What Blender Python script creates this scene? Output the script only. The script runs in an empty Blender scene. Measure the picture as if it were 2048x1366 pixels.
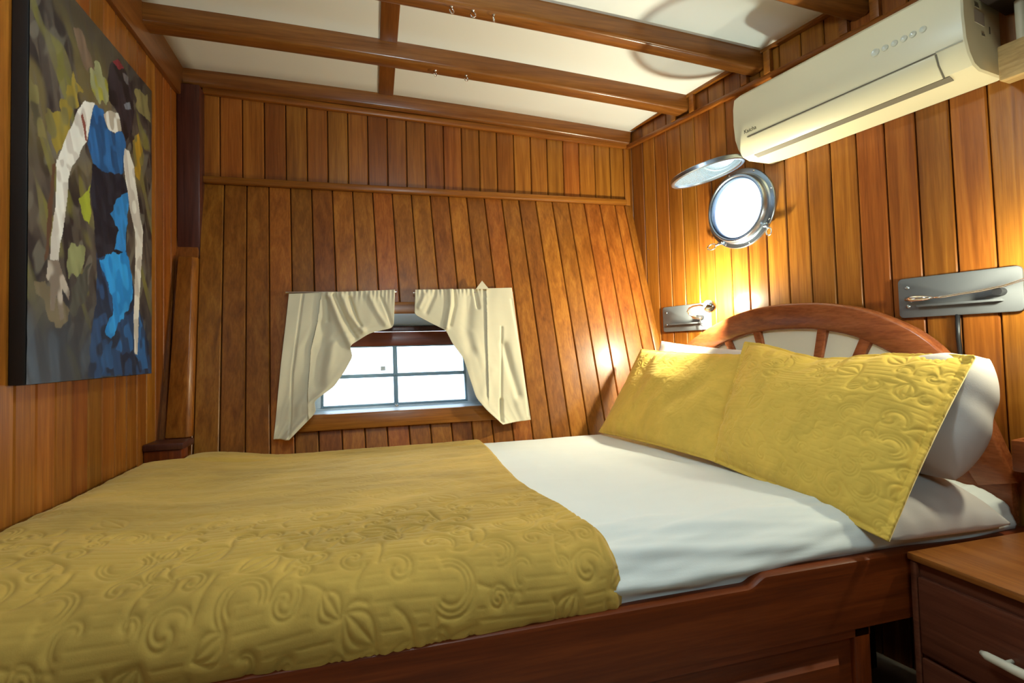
import bpy, bmesh, math, random
import numpy as np
from mathutils import Vector, Matrix

random.seed(7)
rng = np.random.default_rng(7)
SC = bpy.context.scene
COL = SC.collection
H = 0.95                      # camera height above the cabin floor

# ------------------------------------------------------------------ camera
F_PX, CX, CY = 1028.0, 1024.0, 660.0

def cam_axes(yaw, p, r):
    cy, sy = math.cos(yaw), math.sin(yaw)
    A = np.array([[cy, -sy, 0], [0, 0, -1], [sy, cy, 0]])
    P = np.array([[1, 0, 0], [0, math.cos(p), math.sin(p)], [0, -math.sin(p), math.cos(p)]])
    Q = np.array([[math.cos(r), -math.sin(r), 0], [math.sin(r), math.cos(r), 0], [0, 0, 1]])
    return Q @ P @ A

CM = cam_axes(math.radians(15.35), math.radians(2.16), math.radians(-1.53))
cam_data = bpy.data.cameras.new('camera')
cam_data.sensor_width = 36.0
cam_data.lens = F_PX * 36.0 / 2048.0
cam_data.shift_y = (CY - 683.0) / 2048.0
cam_data.clip_start = 0.02
cam = bpy.data.objects.new('camera', cam_data)
COL.objects.link(cam)
m4 = Matrix.Identity(4)
for i in range(3):
    m4[i][0] = CM[0][i]
    m4[i][1] = -CM[1][i]
    m4[i][2] = -CM[2][i]
m4[2][3] = H
cam.matrix_world = m4
SC.camera = cam

# ------------------------------------------------------------------ world, lights, exposure
SC.view_settings.view_transform = 'Standard'
SC.view_settings.look = 'None'
SC.view_settings.gamma = 1.0
SC.view_settings.use_curve_mapping = False
SC.view_settings.exposure = -0.4

world = bpy.data.worlds.new('sky')
SC.world = world
world.use_nodes = True
bg = world.node_tree.nodes['Background']
bg.inputs[0].default_value = (0.80, 0.91, 1.0, 1)
bg.inputs[1].default_value = 7.5

LAMP_MAIN = dict(pos=(0.12, 0.74, 0.88), radiance=240.0, color=(0.68, 0.89, 0.97))
LAMP_FILL = dict(power=17.0, color=(0.56, 0.90, 1.0))
LAMP_READ_NEAR_HULL = 4700.0     # radiance of the small bulbs
LAMP_READ_NEAR_DOOR = 1100.0
READ_COLOR = (1.0, 0.98, 0.72)

# ------------------------------------------------------------------ geometry helpers
DL = math.radians(-11.5)                                  # the head bulkhead is not square to the hull side
A0 = np.array([1.2576, 2.3, 0.0])                         # corner of hull side and head bulkhead
EX = np.array([math.sin(DL), math.cos(DL), 0.0])          # along the bulkhead towards the hull
NR = np.array([math.cos(DL), -math.sin(DL), 0.0])         # out of the cabin
UP = np.array([0.0, 0.0, 1.0])
XL = -0.718
YB = 2.3
ZRAIL = 0.70
SLOPE = 0.24
YF = -1.3                                                  # wall behind the camera
ZFLOOR = -0.95


def PT(s, d, z):
    """point on the head bulkhead: s along it from the hull corner, d into the cabin, z from eye level"""
    p = A0 - EX * s - NR * d
    return np.array([p[0], p[1], z])


def HS(x, z, o=0.0):
    """point on the leaning lower hull side, o = distance into the cabin"""
    return np.array([x, YB + SLOPE * (z - ZRAIL) - o, z])


def zq(x):
    # deck-head height along the cabin (gently curved)
    a = [(-0.73, 1.187), (0.14, 1.163), (1.26, 1.099)]
    r = 0.0
    for i in range(3):
        t = a[i][1]
        for j in range(3):
            if i != j:
                t *= (x - a[j][0]) / (a[i][0] - a[j][0])
        r += t
    return r


def zc(x, y):
    k = max(0.0, (y - 1.55) / 0.71)
    return zq(x) - 0.02 * k * k


class MB:
    def __init__(self):
        self.v, self.f = [], []

    def add(self, vs, fs):
        o = len(self.v)
        self.v += [tuple(map(float, p)) for p in vs]
        self.f += [tuple(i + o for i in f) for f in fs]
        return self

    def hexa(self, a, b):
        """a, b: two loops of n points; closed prism between them"""
        n = len(a)
        fs = [tuple(range(n))[::-1], tuple(range(n, 2 * n))]
        for i in range(n):
            j = (i + 1) % n
            fs.append((i, j, n + j, n + i))
        return self.add(list(a) + list(b), fs)

    def box(self, x0, x1, y0, y1, z0, z1):
        return self.hexa([(x0, y0, z0), (x1, y0, z0), (x1, y1, z0), (x0, y1, z0)],
                         [(x0, y0, z1), (x1, y0, z1), (x1, y1, z1), (x0, y1, z1)])

    def wbox(self, s0, s1, d0, d1, z0, z1):
        return self.hexa([PT(s0, d0, z0), PT(s1, d0, z0), PT(s1, d1, z0), PT(s0, d1, z0)],
                         [PT(s0, d0, z1), PT(s1, d0, z1), PT(s1, d1, z1), PT(s0, d1, z1)])

    def loft(self, loops, cap=True, closed=True):
        n = len(loops[0])
        vs = [p for l in loops for p in l]
        fs = []
        m = len(loops)
        for k in range(m - 1):
            for i in range(n if closed else n - 1):
                j = (i + 1) % n
                fs.append((k * n + i, k * n + j, (k + 1) * n + j, (k + 1) * n + i))
        if cap and closed:
            fs.append(tuple(range(n))[::-1])
            fs.append(tuple((m - 1) * n + i for i in range(n)))
        return self.add(vs, fs)

    def tube(self, pts, r, seg=8):
        pts = [np.array(p, float) for p in pts]
        rs = r if hasattr(r, '__len__') else [r] * len(pts)
        loops = []
        ref = None
        for i, p in enumerate(pts):
            t = pts[min(i + 1, len(pts) - 1)] - pts[max(i - 1, 0)]
            t = t / (np.linalg.norm(t) + 1e-12)
            if ref is None:
                ref = np.cross(t, [0.3, 0.2, 0.93])
                ref /= np.linalg.norm(ref)
            u = ref - t * np.dot(ref, t)
            u /= np.linalg.norm(u)
            ref = u
            w = np.cross(t, u)
            loops.append([p + rs[i] * (math.cos(2 * math.pi * k / seg) * u + math.sin(2 * math.pi * k / seg) * w) for k in range(seg)])
        return self.loft(loops)

    def lathe(self, c, axis, prof, seg=32, cap=False):
        """prof: list of (radius, along axis)"""
        c = np.array(c, float)
        ax = np.array(axis, float)
        ax /= np.linalg.norm(ax)
        u = np.cross(ax, [0.12, 0.31, 0.94])
        u /= np.linalg.norm(u)
        w = np.cross(ax, u)
        loops = [[c + ax * h + r * (math.cos(2 * math.pi * k / seg) * u + math.sin(2 * math.pi * k / seg) * w) for k in range(seg)] for r, h in prof]
        return self.loft(loops, cap=cap)

    def grid(self, P):
        """P: array [n, m, 3]"""
        n, m = P.shape[:2]
        vs = P.reshape(-1, 3)
        fs = []
        for i in range(n - 1):
            for j in range(m - 1):
                a = i * m + j
                fs.append((a, a + 1, a + m + 1, a + m))
        return self.add(vs, fs)

    def build(self, name, mat, parent=None, smooth=False, bevel=0.0, seg=2, auto=None):
        me = bpy.data.meshes.new(name)
        me.from_pydata([(x, y, z + H) for x, y, z in self.v], [], self.f)
        me.validate()
        o = bpy.data.objects.new(name, me)
        finish(o, mat, parent, smooth, bevel, seg, auto)
        return o


def finish(o, mat, parent, smooth, bevel, seg=2, auto=None):
    me = o.data
    bm = bmesh.new()
    bm.from_mesh(me)
    bmesh.ops.recalc_face_normals(bm, faces=bm.faces)
    if bevel:
        es = [e for e in bm.edges if len(e.link_faces) == 2 and e.calc_face_angle(0) > 0.5]
        bmesh.ops.bevel(bm, geom=es, offset=bevel, segments=seg, affect='EDGES', profile=0.5, clamp_overlap=True)
    bm.to_mesh(me)
    bm.free()
    if mat is not None:
        me.materials.append(mat)
    COL.objects.link(o)
    if parent is not None:
        o.parent = parent
    if smooth or auto is not None or bevel:
        me.polygons.foreach_set('use_smooth', [True] * len(me.polygons))
        ang = auto if auto is not None else (math.radians(40) if not smooth else None)
        if ang is not None:
            me.set_sharp_from_angle(angle=ang)


def fast_grid(name, P, mat, parent=None, closed_back=None, colors=None):
    """dense smooth surface from array [n,m,3]; closed_back: second array joined along the rim"""
    n, m = P.shape[:2]
    idx = np.arange(n * m).reshape(n, m)
    q = np.stack([idx[:-1, :-1], idx[:-1, 1:], idx[1:, 1:], idx[1:, :-1]], -1).reshape(-1, 4)
    V = P.reshape(-1, 3)
    if closed_back is not None:
        q2 = q[:, ::-1] + n * m
        rim = np.concatenate([idx[0, :], idx[1:, -1], idx[-1, -2::-1], idx[-2:0:-1, 0]])
        r2 = np.roll(rim, -1)
        q3 = np.stack([r2, rim, rim + n * m, r2 + n * m], -1)
        q = np.concatenate([q, q2, q3])
        V = np.concatenate([V, closed_back.reshape(-1, 3)])
    V = V.copy()
    V[:, 2] += H
    me = bpy.data.meshes.new(name)
    me.vertices.add(len(V))
    me.vertices.foreach_set('co', V.astype(np.float32).ravel())
    me.loops.add(len(q) * 4)
    me.loops.foreach_set('vertex_index', q.astype(np.int32).ravel())
    me.polygons.add(len(q))
    me.polygons.foreach_set('loop_start', np.arange(0, len(q) * 4, 4, dtype=np.int32))
    me.polygons.foreach_set('use_smooth', np.ones(len(q), dtype=bool))
    me.update(calc_edges=True)
    if colors is not None:
        ca = me.color_attributes.new('paint', 'FLOAT_COLOR', 'POINT')
        ca.data.foreach_set('color', colors.astype(np.float32).ravel())
    me.materials.append(mat)
    o = bpy.data.objects.new(name, me)
    COL.objects.link(o)
    if parent is not None:
        o.parent = parent
    return o


def empty(name, loc=(0, 0, 0)):
    o = bpy.data.objects.new(name, None)
    o.empty_display_size = 0.05
    COL.objects.link(o)
    o['_loc'] = 1
    return o


def tag(o, label=None, cat=None, group=None, kind=None):
    if label: o['label'] = label
    if cat: o['category'] = cat
    if group: o['group'] = group
    if kind: o['kind'] = kind
    return o


def vnoise(x, y, seed=0):
    """smooth value noise, vectorised"""
    r = np.random.default_rng(seed).random((64, 64))
    xi = np.floor(x).astype(int); yi = np.floor(y).astype(int)
    fx = x - xi; fy = y - yi
    fx = fx * fx * (3 - 2 * fx); fy = fy * fy * (3 - 2 * fy)
    g = lambda a, b: r[a % 64, b % 64]
    return (g(xi, yi) * (1 - fx) + g(xi + 1, yi) * fx) * (1 - fy) + (g(xi, yi + 1) * (1 - fx) + g(xi + 1, yi + 1) * fx) * fy


def smooth(t):
    t = np.clip(t, 0, 1)
    return t * t * (3 - 2 * t)

# ------------------------------------------------------------------ materials
def new_mat(name):
    m = bpy.data.materials.new(name)
    m.use_nodes = True
    nt = m.node_tree
    return m, nt, nt.nodes['Principled BSDF']


def node(nt, typ, **kw):
    n = nt.nodes.new(typ)
    for k, v in kw.items():
        setattr(n, k, v)
    return n


def plain(name, col, rough=0.5, metal=0.0, coat=0.0, bump=0.0, bscale=60, var=0.0, spec=0.5):
    m, nt, b = new_mat(name)
    b.inputs['Base Color'].default_value = (*col, 1)
    b.inputs['Roughness'].default_value = rough
    b.inputs['Metallic'].default_value = metal
    b.inputs['Coat Weight'].default_value = coat
    b.inputs['Specular IOR Level'].default_value = spec
    tc = node(nt, 'ShaderNodeTexCoord')
    nz = node(nt, 'ShaderNodeTexNoise')
    nz.inputs['Scale'].default_value = bscale
    nz.inputs['Detail'].default_value = 4
    nt.links.new(tc.outputs['Object'], nz.inputs['Vector'])
    if var:
        mx = node(nt, 'ShaderNodeMix', data_type='RGBA')
        mx.inputs[6].default_value = tuple(c * (1 - var) for c in col) + (1,)
        mx.inputs[7].default_value = tuple(min(1, c * (1 + var)) for c in col) + (1,)
        nt.links.new(nz.outputs['Fac'], mx.inputs[0])
        nt.links.new(mx.outputs[2], b.inputs['Base Color'])
    if bump:
        bp = node(nt, 'ShaderNodeBump')
        bp.inputs['Strength'].default_value = bump
        bp.inputs['Distance'].default_value = 0.002
        nt.links.new(nz.outputs['Fac'], bp.inputs['Height'])
        nt.links.new(bp.outputs[0], b.inputs['Normal'])
    return m


def wood(name, dark, mid, light, axis='z', rough=0.36, vary=0.35, coat=0.10, rot=0.0):
    m, nt, b = new_mat(name)
    L = nt.links.new
    tc = node(nt, 'ShaderNodeTexCoord')
    oi = node(nt, 'ShaderNodeObjectInfo')
    mul = node(nt, 'ShaderNodeMath', operation='MULTIPLY')
    mul.inputs[1].default_value = 37.0
    L(oi.outputs['Random'], mul.inputs[0])
    add = node(nt, 'ShaderNodeVectorMath', operation='ADD')
    L(tc.outputs['Object'], add.inputs[0])
    L(mul.outputs[0], add.inputs[1])
    mp = node(nt, 'ShaderNodeMapping')
    sc = {'z': (34, 34, 1.6), 'x': (1.6, 34, 34), 'y': (34, 1.6, 34)}[axis]
    mp.inputs['Scale'].default_value = sc
    L(add.outputs[0], mp.inputs['Vector'])
    n1 = node(nt, 'ShaderNodeTexNoise')
    n1.inputs['Scale'].default_value = 1.0
    n1.inputs['Detail'].default_value = 5
    n1.inputs['Roughness'].default_value = 0.55
    n1.inputs['Distortion'].default_value = 0.9
    L(mp.outputs[0], n1.inputs['Vector'])
    n2 = node(nt, 'ShaderNodeTexNoise')
    n2.inputs['Scale'].default_value = 6.0
    n2.inputs['Detail'].default_value = 3
    L(mp.outputs[0], n2.inputs['Vector'])
    cr = node(nt, 'ShaderNodeValToRGB')
    e = cr.color_ramp.elements
    e[0].position = 0.25; e[0].color = (*dark, 1)
    e[1].position = 0.78; e[1].color = (*light, 1)
    em = e.new(0.5); em.color = (*mid, 1)
    L(n1.outputs['Fac'], cr.inputs['Fac'])
    # fine pores
    mx = node(nt, 'ShaderNodeMix', data_type='RGBA', blend_type='MULTIPLY')
    mx.inputs[0].default_value = 0.35
    cr2 = node(nt, 'ShaderNodeValToRGB')
    cr2.color_ramp.elements[0].position = 0.35; cr2.color_ramp.elements[0].color = (0.45, 0.38, 0.33, 1)
    cr2.color_ramp.elements[1].position = 0.6; cr2.color_ramp.elements[1].color = (1, 1, 1, 1)
    L(n2.outputs['Fac'], cr2.inputs['Fac'])
    L(cr.outputs['Color'], mx.inputs[6]); L(cr2.outputs['Color'], mx.inputs[7])
    # board to board variation
    hsv = node(nt, 'ShaderNodeHueSaturation')
    mr = node(nt, 'ShaderNodeMapRange')
    mr.inputs[3].default_value = 1.0 - vary; mr.inputs[4].default_value = 1.0 + vary
    L(oi.outputs['Random'], mr.inputs[0])
    L(mr.outputs[0], hsv.inputs['Value'])
    m2 = node(nt, 'ShaderNodeMath', operation='MULTIPLY'); m2.inputs[1].default_value = 17.31
    fr = node(nt, 'ShaderNodeMath', operation='FRACT')
    L(oi.outputs['Random'], m2.inputs[0]); L(m2.outputs[0], fr.inputs[0])
    mr2 = node(nt, 'ShaderNodeMapRange')
    mr2.inputs[3].default_value = 0.5 - 0.012 * vary / 0.35; mr2.inputs[4].default_value = 0.5 + 0.010 * vary / 0.35
    L(fr.outputs[0], mr2.inputs[0]); L(mr2.outputs[0], hsv.inputs['Hue'])
    L(mx.outputs[2], hsv.inputs['Color'])
    L(hsv.outputs['Color'], b.inputs['Base Color'])
    b.inputs['Roughness'].default_value = rough
    b.inputs['Coat Weight'].default_value = coat
    b.inputs['Coat Roughness'].default_value = 0.22
    b.inputs['Specular IOR Level'].default_value = 0.32
    bp = node(nt, 'ShaderNodeBump')
    bp.inputs['Strength'].default_value = 0.12
    bp.inputs['Distance'].default_value = 0.002
    L(n2.outputs['Fac'], bp.inputs['Height'])
    L(bp.outputs[0], b.inputs['Normal'])
    return m


TEAK = dict(dark=(0.172, 0.049, 0.0055), mid=(0.280, 0.090, 0.0105), light=(0.395, 0.148, 0.021))
MAHO = dict(dark=(0.10, 0.017, 0.002), mid=(0.165, 0.029, 0.0032), light=(0.23, 0.046, 0.006))
M_PLANK = wood('teak plank', axis='z', vary=0.24, **TEAK)
M_TRIMX = wood('teak trim along hull', axis='x', vary=0.12, **TEAK)
M_TRIMY = wood('teak trim along bulkhead', axis='y', vary=0.12, **TEAK)
M_BEAM = wood('varnished deck beam', (0.14, 0.044, 0.008), (0.215, 0.073, 0.013), (0.30, 0.115, 0.022), axis='x', vary=0.06, rough=0.28, coat=0.5)
M_BEAMY = wood('varnished carlin', (0.13, 0.042, 0.008), (0.20, 0.066, 0.012), (0.27, 0.10, 0.02), axis='y', vary=0.06, rough=0.3, coat=0.4)
M_MAHX = wood('mahogany bed rail', axis='x', vary=0.05, rough=0.42, coat=0.12, **MAHO)
M_MAHY = wood('mahogany along bulkhead', (0.20, 0.05, 0.016), (0.30, 0.085, 0.026), (0.38, 0.125, 0.04), axis='y', vary=0.05, rough=0.25, coat=0.5)
M_MAHZ = wood('mahogany upright', axis='z', vary=0.05, rough=0.35, **MAHO)
M_DARKPOST = wood('dark stained post', (0.045, 0.013, 0.009), (0.075, 0.021, 0.013), (0.11, 0.032, 0.02), axis='z', vary=0.03, rough=0.4)
M_NSTOP = wood('nightstand top board', (0.20, 0.060, 0.010), (0.28, 0.090, 0.015), (0.35, 0.125, 0.022), axis='y', vary=0.03, rough=0.4, coat=0.1)
M_NS = wood('nightstand carcass', (0.085, 0.024, 0.012), (0.13, 0.038, 0.018), (0.18, 0.056, 0.026), axis='y', vary=0.03, rough=0.3)
M_PLY = wood('bare pine trunking', (0.30, 0.17, 0.06), (0.42, 0.27, 0.10), (0.52, 0.36, 0.16), axis='y', vary=0.03, rough=0.7, coat=0.0)
M_BACK = plain('dark groove backing', (0.05, 0.018, 0.006), 0.8)
M_CEIL = plain('white deckhead panel', (0.84, 0.86, 0.84), 0.45, bump=0.05, bscale=20)
M_FLOOR = plain('beige cabin sole', (0.46, 0.40, 0.30), 0.6, bump=0.1, var=0.12)
M_AC = plain('white plastic', (0.74, 0.68, 0.47), 0.38)
M_ACDARK = plain('shadow gap plastic', (0.16, 0.14, 0.10), 0.6)
M_ACSIDE = plain('pale plastic side', (0.60, 0.58, 0.50), 0.45)
M_INK = plain('black lettering', (0.02, 0.02, 0.018), 0.5)
M_BUTTON = plain('pale button', (0.60, 0.61, 0.50), 0.25, coat=0.4)
M_CHROME = plain('chrome', (0.82, 0.83, 0.85), 0.14, metal=1.0)
M_STEEL = plain('brushed steel', (0.34, 0.39, 0.46), 0.33, metal=1.0)
M_PLATE = plain('grey painted lamp plate', (0.105, 0.112, 0.122), 0.65, bump=0.03, bscale=200)
M_BLACK = plain('black plastic', (0.012, 0.012, 0.014), 0.4)
M_BLACKWOOD = plain('black painted canvas edge', (0.012, 0.011, 0.011), 0.55)
M_CREAM = plain('cream upholstered panel', (0.90, 0.85, 0.66), 0.7, bump=0.1, bscale=120)
M_WINFRAME = plain('sky-tinted pale frame', (0.55, 0.66, 0.78), 0.4)  # pale frame; the blue of the sky light is tinted into its colour
M_GASKET = plain('blue grey window bar', (0.20, 0.31, 0.40), 0.45)  # blue-grey metal, colour lightened to carry the window's glow
M_HANDLE = plain('cream ceramic handle', (0.78, 0.72, 0.56), 0.3, coat=0.4)
M_WHITEPIPE = plain('cream pipe', (0.62, 0.54, 0.36), 0.5)
M_TRAY = wood('red brown shelf', (0.20, 0.055, 0.016), (0.28, 0.08, 0.022), (0.36, 0.11, 0.03), axis='y', vary=0.02, rough=0.45)


def glass_mat(name, tint, refl=0.12):
    m, nt, b = new_mat(name)
    nt.nodes.remove(b)
    out = nt.nodes['Material Output']
    tr = node(nt, 'ShaderNodeBsdfTransparent'); tr.inputs[0].default_value = (*tint, 1)
    gl = node(nt, 'ShaderNodeBsdfGlossy'); gl.inputs['Roughness'].default_value = 0.03
    lw = node(nt, 'ShaderNodeLayerWeight'); lw.inputs['Blend'].default_value = refl
    mx = node(nt, 'ShaderNodeMixShader')
    nt.links.new(lw.outputs['Fresnel'], mx.inputs[0])
    nt.links.new(tr.outputs[0], mx.inputs[1]); nt.links.new(gl.outputs[0], mx.inputs[2])
    nt.links.new(mx.outputs[0], out.inputs['Surface'])
    return m


M_GLASS = glass_mat('window glass', (0.93, 0.97, 1.0))
M_PORTGLASS = glass_mat('porthole glass', (0.86, 0.93, 0.98), 0.45)
_nt = M_PORTGLASS.node_tree                                   # diffuse blue-grey mixed in to imitate reflection on the swung-up glass
_mx = node(_nt, 'ShaderNodeMixShader'); _mx.inputs[0].default_value = 0.22
_df = node(_nt, 'ShaderNodeBsdfDiffuse'); _df.inputs[0].default_value = (0.36, 0.47, 0.60, 1)
_out = _nt.nodes['Material Output']
_src = _out.inputs['Surface'].links[0].from_socket
_nt.links.new(_src, _mx.inputs[1]); _nt.links.new(_df.outputs[0], _mx.inputs[2]); _nt.links.new(_mx.outputs[0], _out.inputs['Surface'])


def emit_mat(name, col, strength):
    m, nt, b = new_mat(name)
    b.inputs['Base Color'].default_value = (*col, 1)
    b.inputs['Emission Color'].default_value = (*col, 1)
    b.inputs['Emission Strength'].default_value = strength
    return m


M_GLOBE = emit_mat('lit opal globe', LAMP_MAIN['color'], LAMP_MAIN['radiance'])


def cloth(name, col, sheen=0.0, rough=0.85, mott=0.0, weave=350, sheencol=(1, 1, 1), mscale=7.0):
    m, nt, b = new_mat(name)
    L = nt.links.new
    b.inputs['Roughness'].default_value = rough
    b.inputs['Sheen Weight'].default_value = sheen
    b.inputs['Sheen Roughness'].default_value = 0.4
    b.inputs['Sheen Tint'].default_value = (*sheencol, 1)
    b.inputs['Specular IOR Level'].default_value = 0.2
    tc = node(nt, 'ShaderNodeTexCoord')
    n1 = node(nt, 'ShaderNodeTexNoise')
    mp = node(nt, 'ShaderNodeMapping'); mp.inputs['Scale'].default_value = (0.45, 1.0, 1.0)
    L(tc.outputs['Object'], mp.inputs['Vector'])
    n1.inputs['Scale'].default_value = mscale; n1.inputs['Detail'].default_value = 6; n1.inputs['Roughness'].default_value = 0.62
    n1.inputs['Distortion'].default_value = 0.6
    L(mp.outputs[0], n1.inputs['Vector'])
    mr = node(nt, 'ShaderNodeMapRange')
    mr.inputs[1].default_value = 0.3; mr.inputs[2].default_value = 0.7
    mr.inputs[3].default_value = 1 - mott; mr.inputs[4].default_value = 1 + mott
    L(n1.outputs['Fac'], mr.inputs[0])
    hsv = node(nt, 'ShaderNodeHueSaturation')
    hsv.inputs['Color'].default_value = (*col, 1)
    L(mr.outputs[0], hsv.inputs['Value'])
    L(hsv.outputs[0], b.inputs['Base Color'])
    n2 = node(nt, 'ShaderNodeTexNoise'); n2.inputs['Scale'].default_value = weave; n2.inputs['Detail'].default_value = 2
    L(tc.outputs['Object'], n2.inputs['Vector'])
    bp = node(nt, 'ShaderNodeBump'); bp.inputs['Strength'].default_value = 0.15; bp.inputs['Distance'].default_value = 0.001
    L(n2.outputs['Fac'], bp.inputs['Height'])
    L(bp.outputs[0], b.inputs['Normal'])
    return m


GOLD = (0.50, 0.32, 0.068)
M_QUILT = cloth('gold velvet quilt', GOLD, sheen=0.35, mott=0.28, sheencol=(1.0, 0.86, 0.5), mscale=5)
M_SHAM = cloth('gold quilted sham', (0.76, 0.51, 0.092), sheen=0.35, mott=0.12, sheencol=(1.0, 0.88, 0.5), mscale=9)
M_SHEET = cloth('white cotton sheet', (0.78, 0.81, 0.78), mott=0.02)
M_PILLOWWHITE = cloth('shade-tinted white pillowcase', (0.62, 0.57, 0.53), mott=0.02)  # white cotton; shade and warm wood bounce are mixed into the base colour
M_CURTAIN = cloth('cream curtain cloth', (0.68, 0.615, 0.45), mott=0.03, weave=500)

# ------------------------------------------------------------------ planks
def plank(name, parent, path, across, front, w0, w1, mat=M_PLANK, t=0.016, c=0.0035):
    """path: list of (base point, ...) bottom to top, board from w0 to w1 along 'across', facing 'front'"""
    sec = [(w0, 0), (w0, t - c), (w0 + c * 0.9, t), (w1 - c * 0.9, t), (w1, t - c), (w1, 0)]
    loops = [[p + across * a + front * (b - t) for a, b in sec] for p in path]
    mb = MB()
    mb.loft(loops)
    return mb

GAP = 0.0015
# ---- hull side (wall_back)
wb = MB()
zt_of = lambda x: zq(x) - 0.02
# backing behind the boards: upper part and lower leaning part with the window opening
WX0, WX1, WZ0, WZ1 = -0.222, 0.442, -0.238, 0.172
BT = 0.03
def hull_back(x0, x1, z0, z1):
    a = [HS(x0, z0, -0.017), HS(x1, z0, -0.017), HS(x1, z1, -0.017), HS(x0, z1, -0.017)]
    b = [p + np.array([0, BT, 0]) for p in a]
    wb.hexa(a, b)
hull_back(-0.9, WX0, ZFLOOR, ZRAIL)
hull_back(WX1, 1.275, ZFLOOR, ZRAIL)
hull_back(WX0, WX1, ZFLOOR, WZ0)
hull_back(WX0, WX1, WZ1, ZRAIL)
wb.hexa([(-0.9, YB + 0.017, ZRAIL), (1.268, YB + 0.017, ZRAIL), (1.268, YB + 0.017, 1.25), (-0.9, YB + 0.017, 1.25)],
        [(-0.9, YB + 0.05, ZRAIL), (1.268, YB + 0.05, ZRAIL), (1.268, YB + 0.05, 1.25), (-0.9, YB + 0.05, 1.25)])
wall_back = wb.build('wall_back', M_BACK)
tag(wall_back, 'plank-lined hull side with the curtained window', 'wall', kind='structure')

X_ = np.array([1.0, 0, 0])
FRONT_Y = np.array([0, -1.0, 0])
xs = [-0.582 + 0.083 * k for k in range(-2, 24)]
for k in range(len(xs) - 1):
    x0, x1 = max(xs[k], -0.715), min(xs[k + 1], 1.235)
    if x1 - x0 < 0.01:
        continue
    m = plank('plank', wall_back, [np.array([0, YB, ZRAIL + 0.008]), np.array([0, YB, 1.085])], X_, FRONT_Y, x0 + GAP, x1 - GAP)
    m.build('plank', M_PLANK, wall_back, auto=math.radians(25))
# lower leaning boards
LEAN = 0.039
xs = [-0.567 + 0.0832 * k for k in range(-3, 28)]
nS = np.array([0, -1.0, SLOPE]); nS /= np.linalg.norm(nS)
def lower_piece(mb, xa, xb, z0, z1):
    path = [HS(LEAN * (ZRAIL - z), z) for z in (z0, z1)]
    sub = plank('plank', None, path, X_, nS, xa + GAP, xb - GAP)
    mb.add(sub.v, sub.f)
for k in range(len(xs) - 1):
    x0, x1 = xs[k], min(xs[k + 1], 1.262)
    if x1 < -0.80 or x0 > 1.24:
        continue
    mb = MB()
    zmid = -0.03
    xm0, xm1 = x0 + LEAN * (ZRAIL - zmid), x1 + LEAN * (ZRAIL - zmid)
    ztop = ZRAIL
    if x0 > 1.215:                                   # boards cut off by the head bulkhead run out below the rail
        ztop = ZRAIL - (x0 - 1.215) / (0.0488 - LEAN + 0.06)
        if ztop < -0.6:
            continue
    zbot = -0.60
    if xm1 < WX0 - 0.005 or xm0 > WX1 + 0.005:
        lower_piece(mb, x0, x1, zbot, ztop)
    else:
        lower_piece(mb, x0, x1, zbot, WZ0 - 0.01)
        lower_piece(mb, x0, x1, WZ1 + 0.01, ztop)
        if xm0 < WX0 - 0.012:
            lower_piece(mb, x0, x0 + (WX0 - 0.012 - xm0), WZ0 - 0.01, WZ1 + 0.01)
        if xm1 > WX1 + 0.012:
            lower_piece(mb, x1 - (xm1 - WX1 - 0.012), x1, WZ0 - 0.01, WZ1 + 0.01)
    mb.build('plank', M_PLANK, wall_back, auto=math.radians(25))

# horizontal rail, head mouldings and corner battens of the hull side
def strip_x(name, x0, x1, y0, y1, zlo, zhi, mat, parent, bevel=0.004, n=1):
    loops = []
    for i in range(n + 1):
        x = x0 + (x1 - x0) * i / n
        a, b = zlo(x), zhi(x)
        loops.append([(x, y0, a), (x, y1, a), (x, y1, b), (x, y0, b)])
    mb = MB(); mb.loft(loops)
    return mb.build(name, mat, parent, bevel=bevel)

strip_x('rail', -0.640, 1.236, YB - 0.022, YB + 0.005, lambda x: ZRAIL + 0.0, lambda x: ZRAIL + 0.029, M_TRIMX, wall_back, 0.006)
mlow = lambda x: 1.065 + (x + 0.644) * (0.987 - 1.065) / 1.9016
strip_x('moulding', -0.642, 1.252, YB - 0.020, YB + 0.005, mlow, lambda x: mlow(x) + 0.030, M_TRIMX, wall_back, 0.007, 8)
mb = MB(); mb.box(1.232, 1.262, YB - 0.010, YB + 0.012, ZRAIL, 1.04)
mb.build('corner_batten', M_PLANK, wall_back, bevel=0.003)
# leaning corner batten against the head bulkhead
loops = []
for z in (ZRAIL, -0.5):
    y = YB + SLOPE * (z - ZRAIL)
    xw = A0[0] + (YB - y) * math.tan(-DL)
    loops.append([(xw - 0.030, y - 0.012, z), (xw + 0.004, y - 0.012, z), (xw + 0.004, y + 0.02, z), (xw - 0.030, y + 0.02, z)])
mb = MB(); mb.loft(loops)
mb.build('corner_batten', M_PLANK, wall_back, bevel=0.003)

# ---- head bulkhead (wall_right)
PS, PZ, PH = 0.648, 0.520, 0.107          # porthole centre and half size of the cut-out
SMAX = (YB - YF) / math.cos(DL) + 0.05
cutter_mb = MB(); cutter_mb.lathe(PT(PS, 0, PZ), -NR, [(0.1225, -0.12), (0.1225, 0.08)], 48, cap=True)
cutter = cutter_mb.build('porthole_cutter', None)

def cut_round(o):
    md = o.modifiers.new('cut', 'BOOLEAN'); md.operation = 'DIFFERENCE'; md.solver = 'EXACT'; md.object = cutter
    dg = bpy.context.evaluated_depsgraph_get()
    me = bpy.data.meshes.new_from_object(o.evaluated_get(dg))
    o.modifiers.clear()
    old = o.data; o.data = me; bpy.data.meshes.remove(old)

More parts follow.
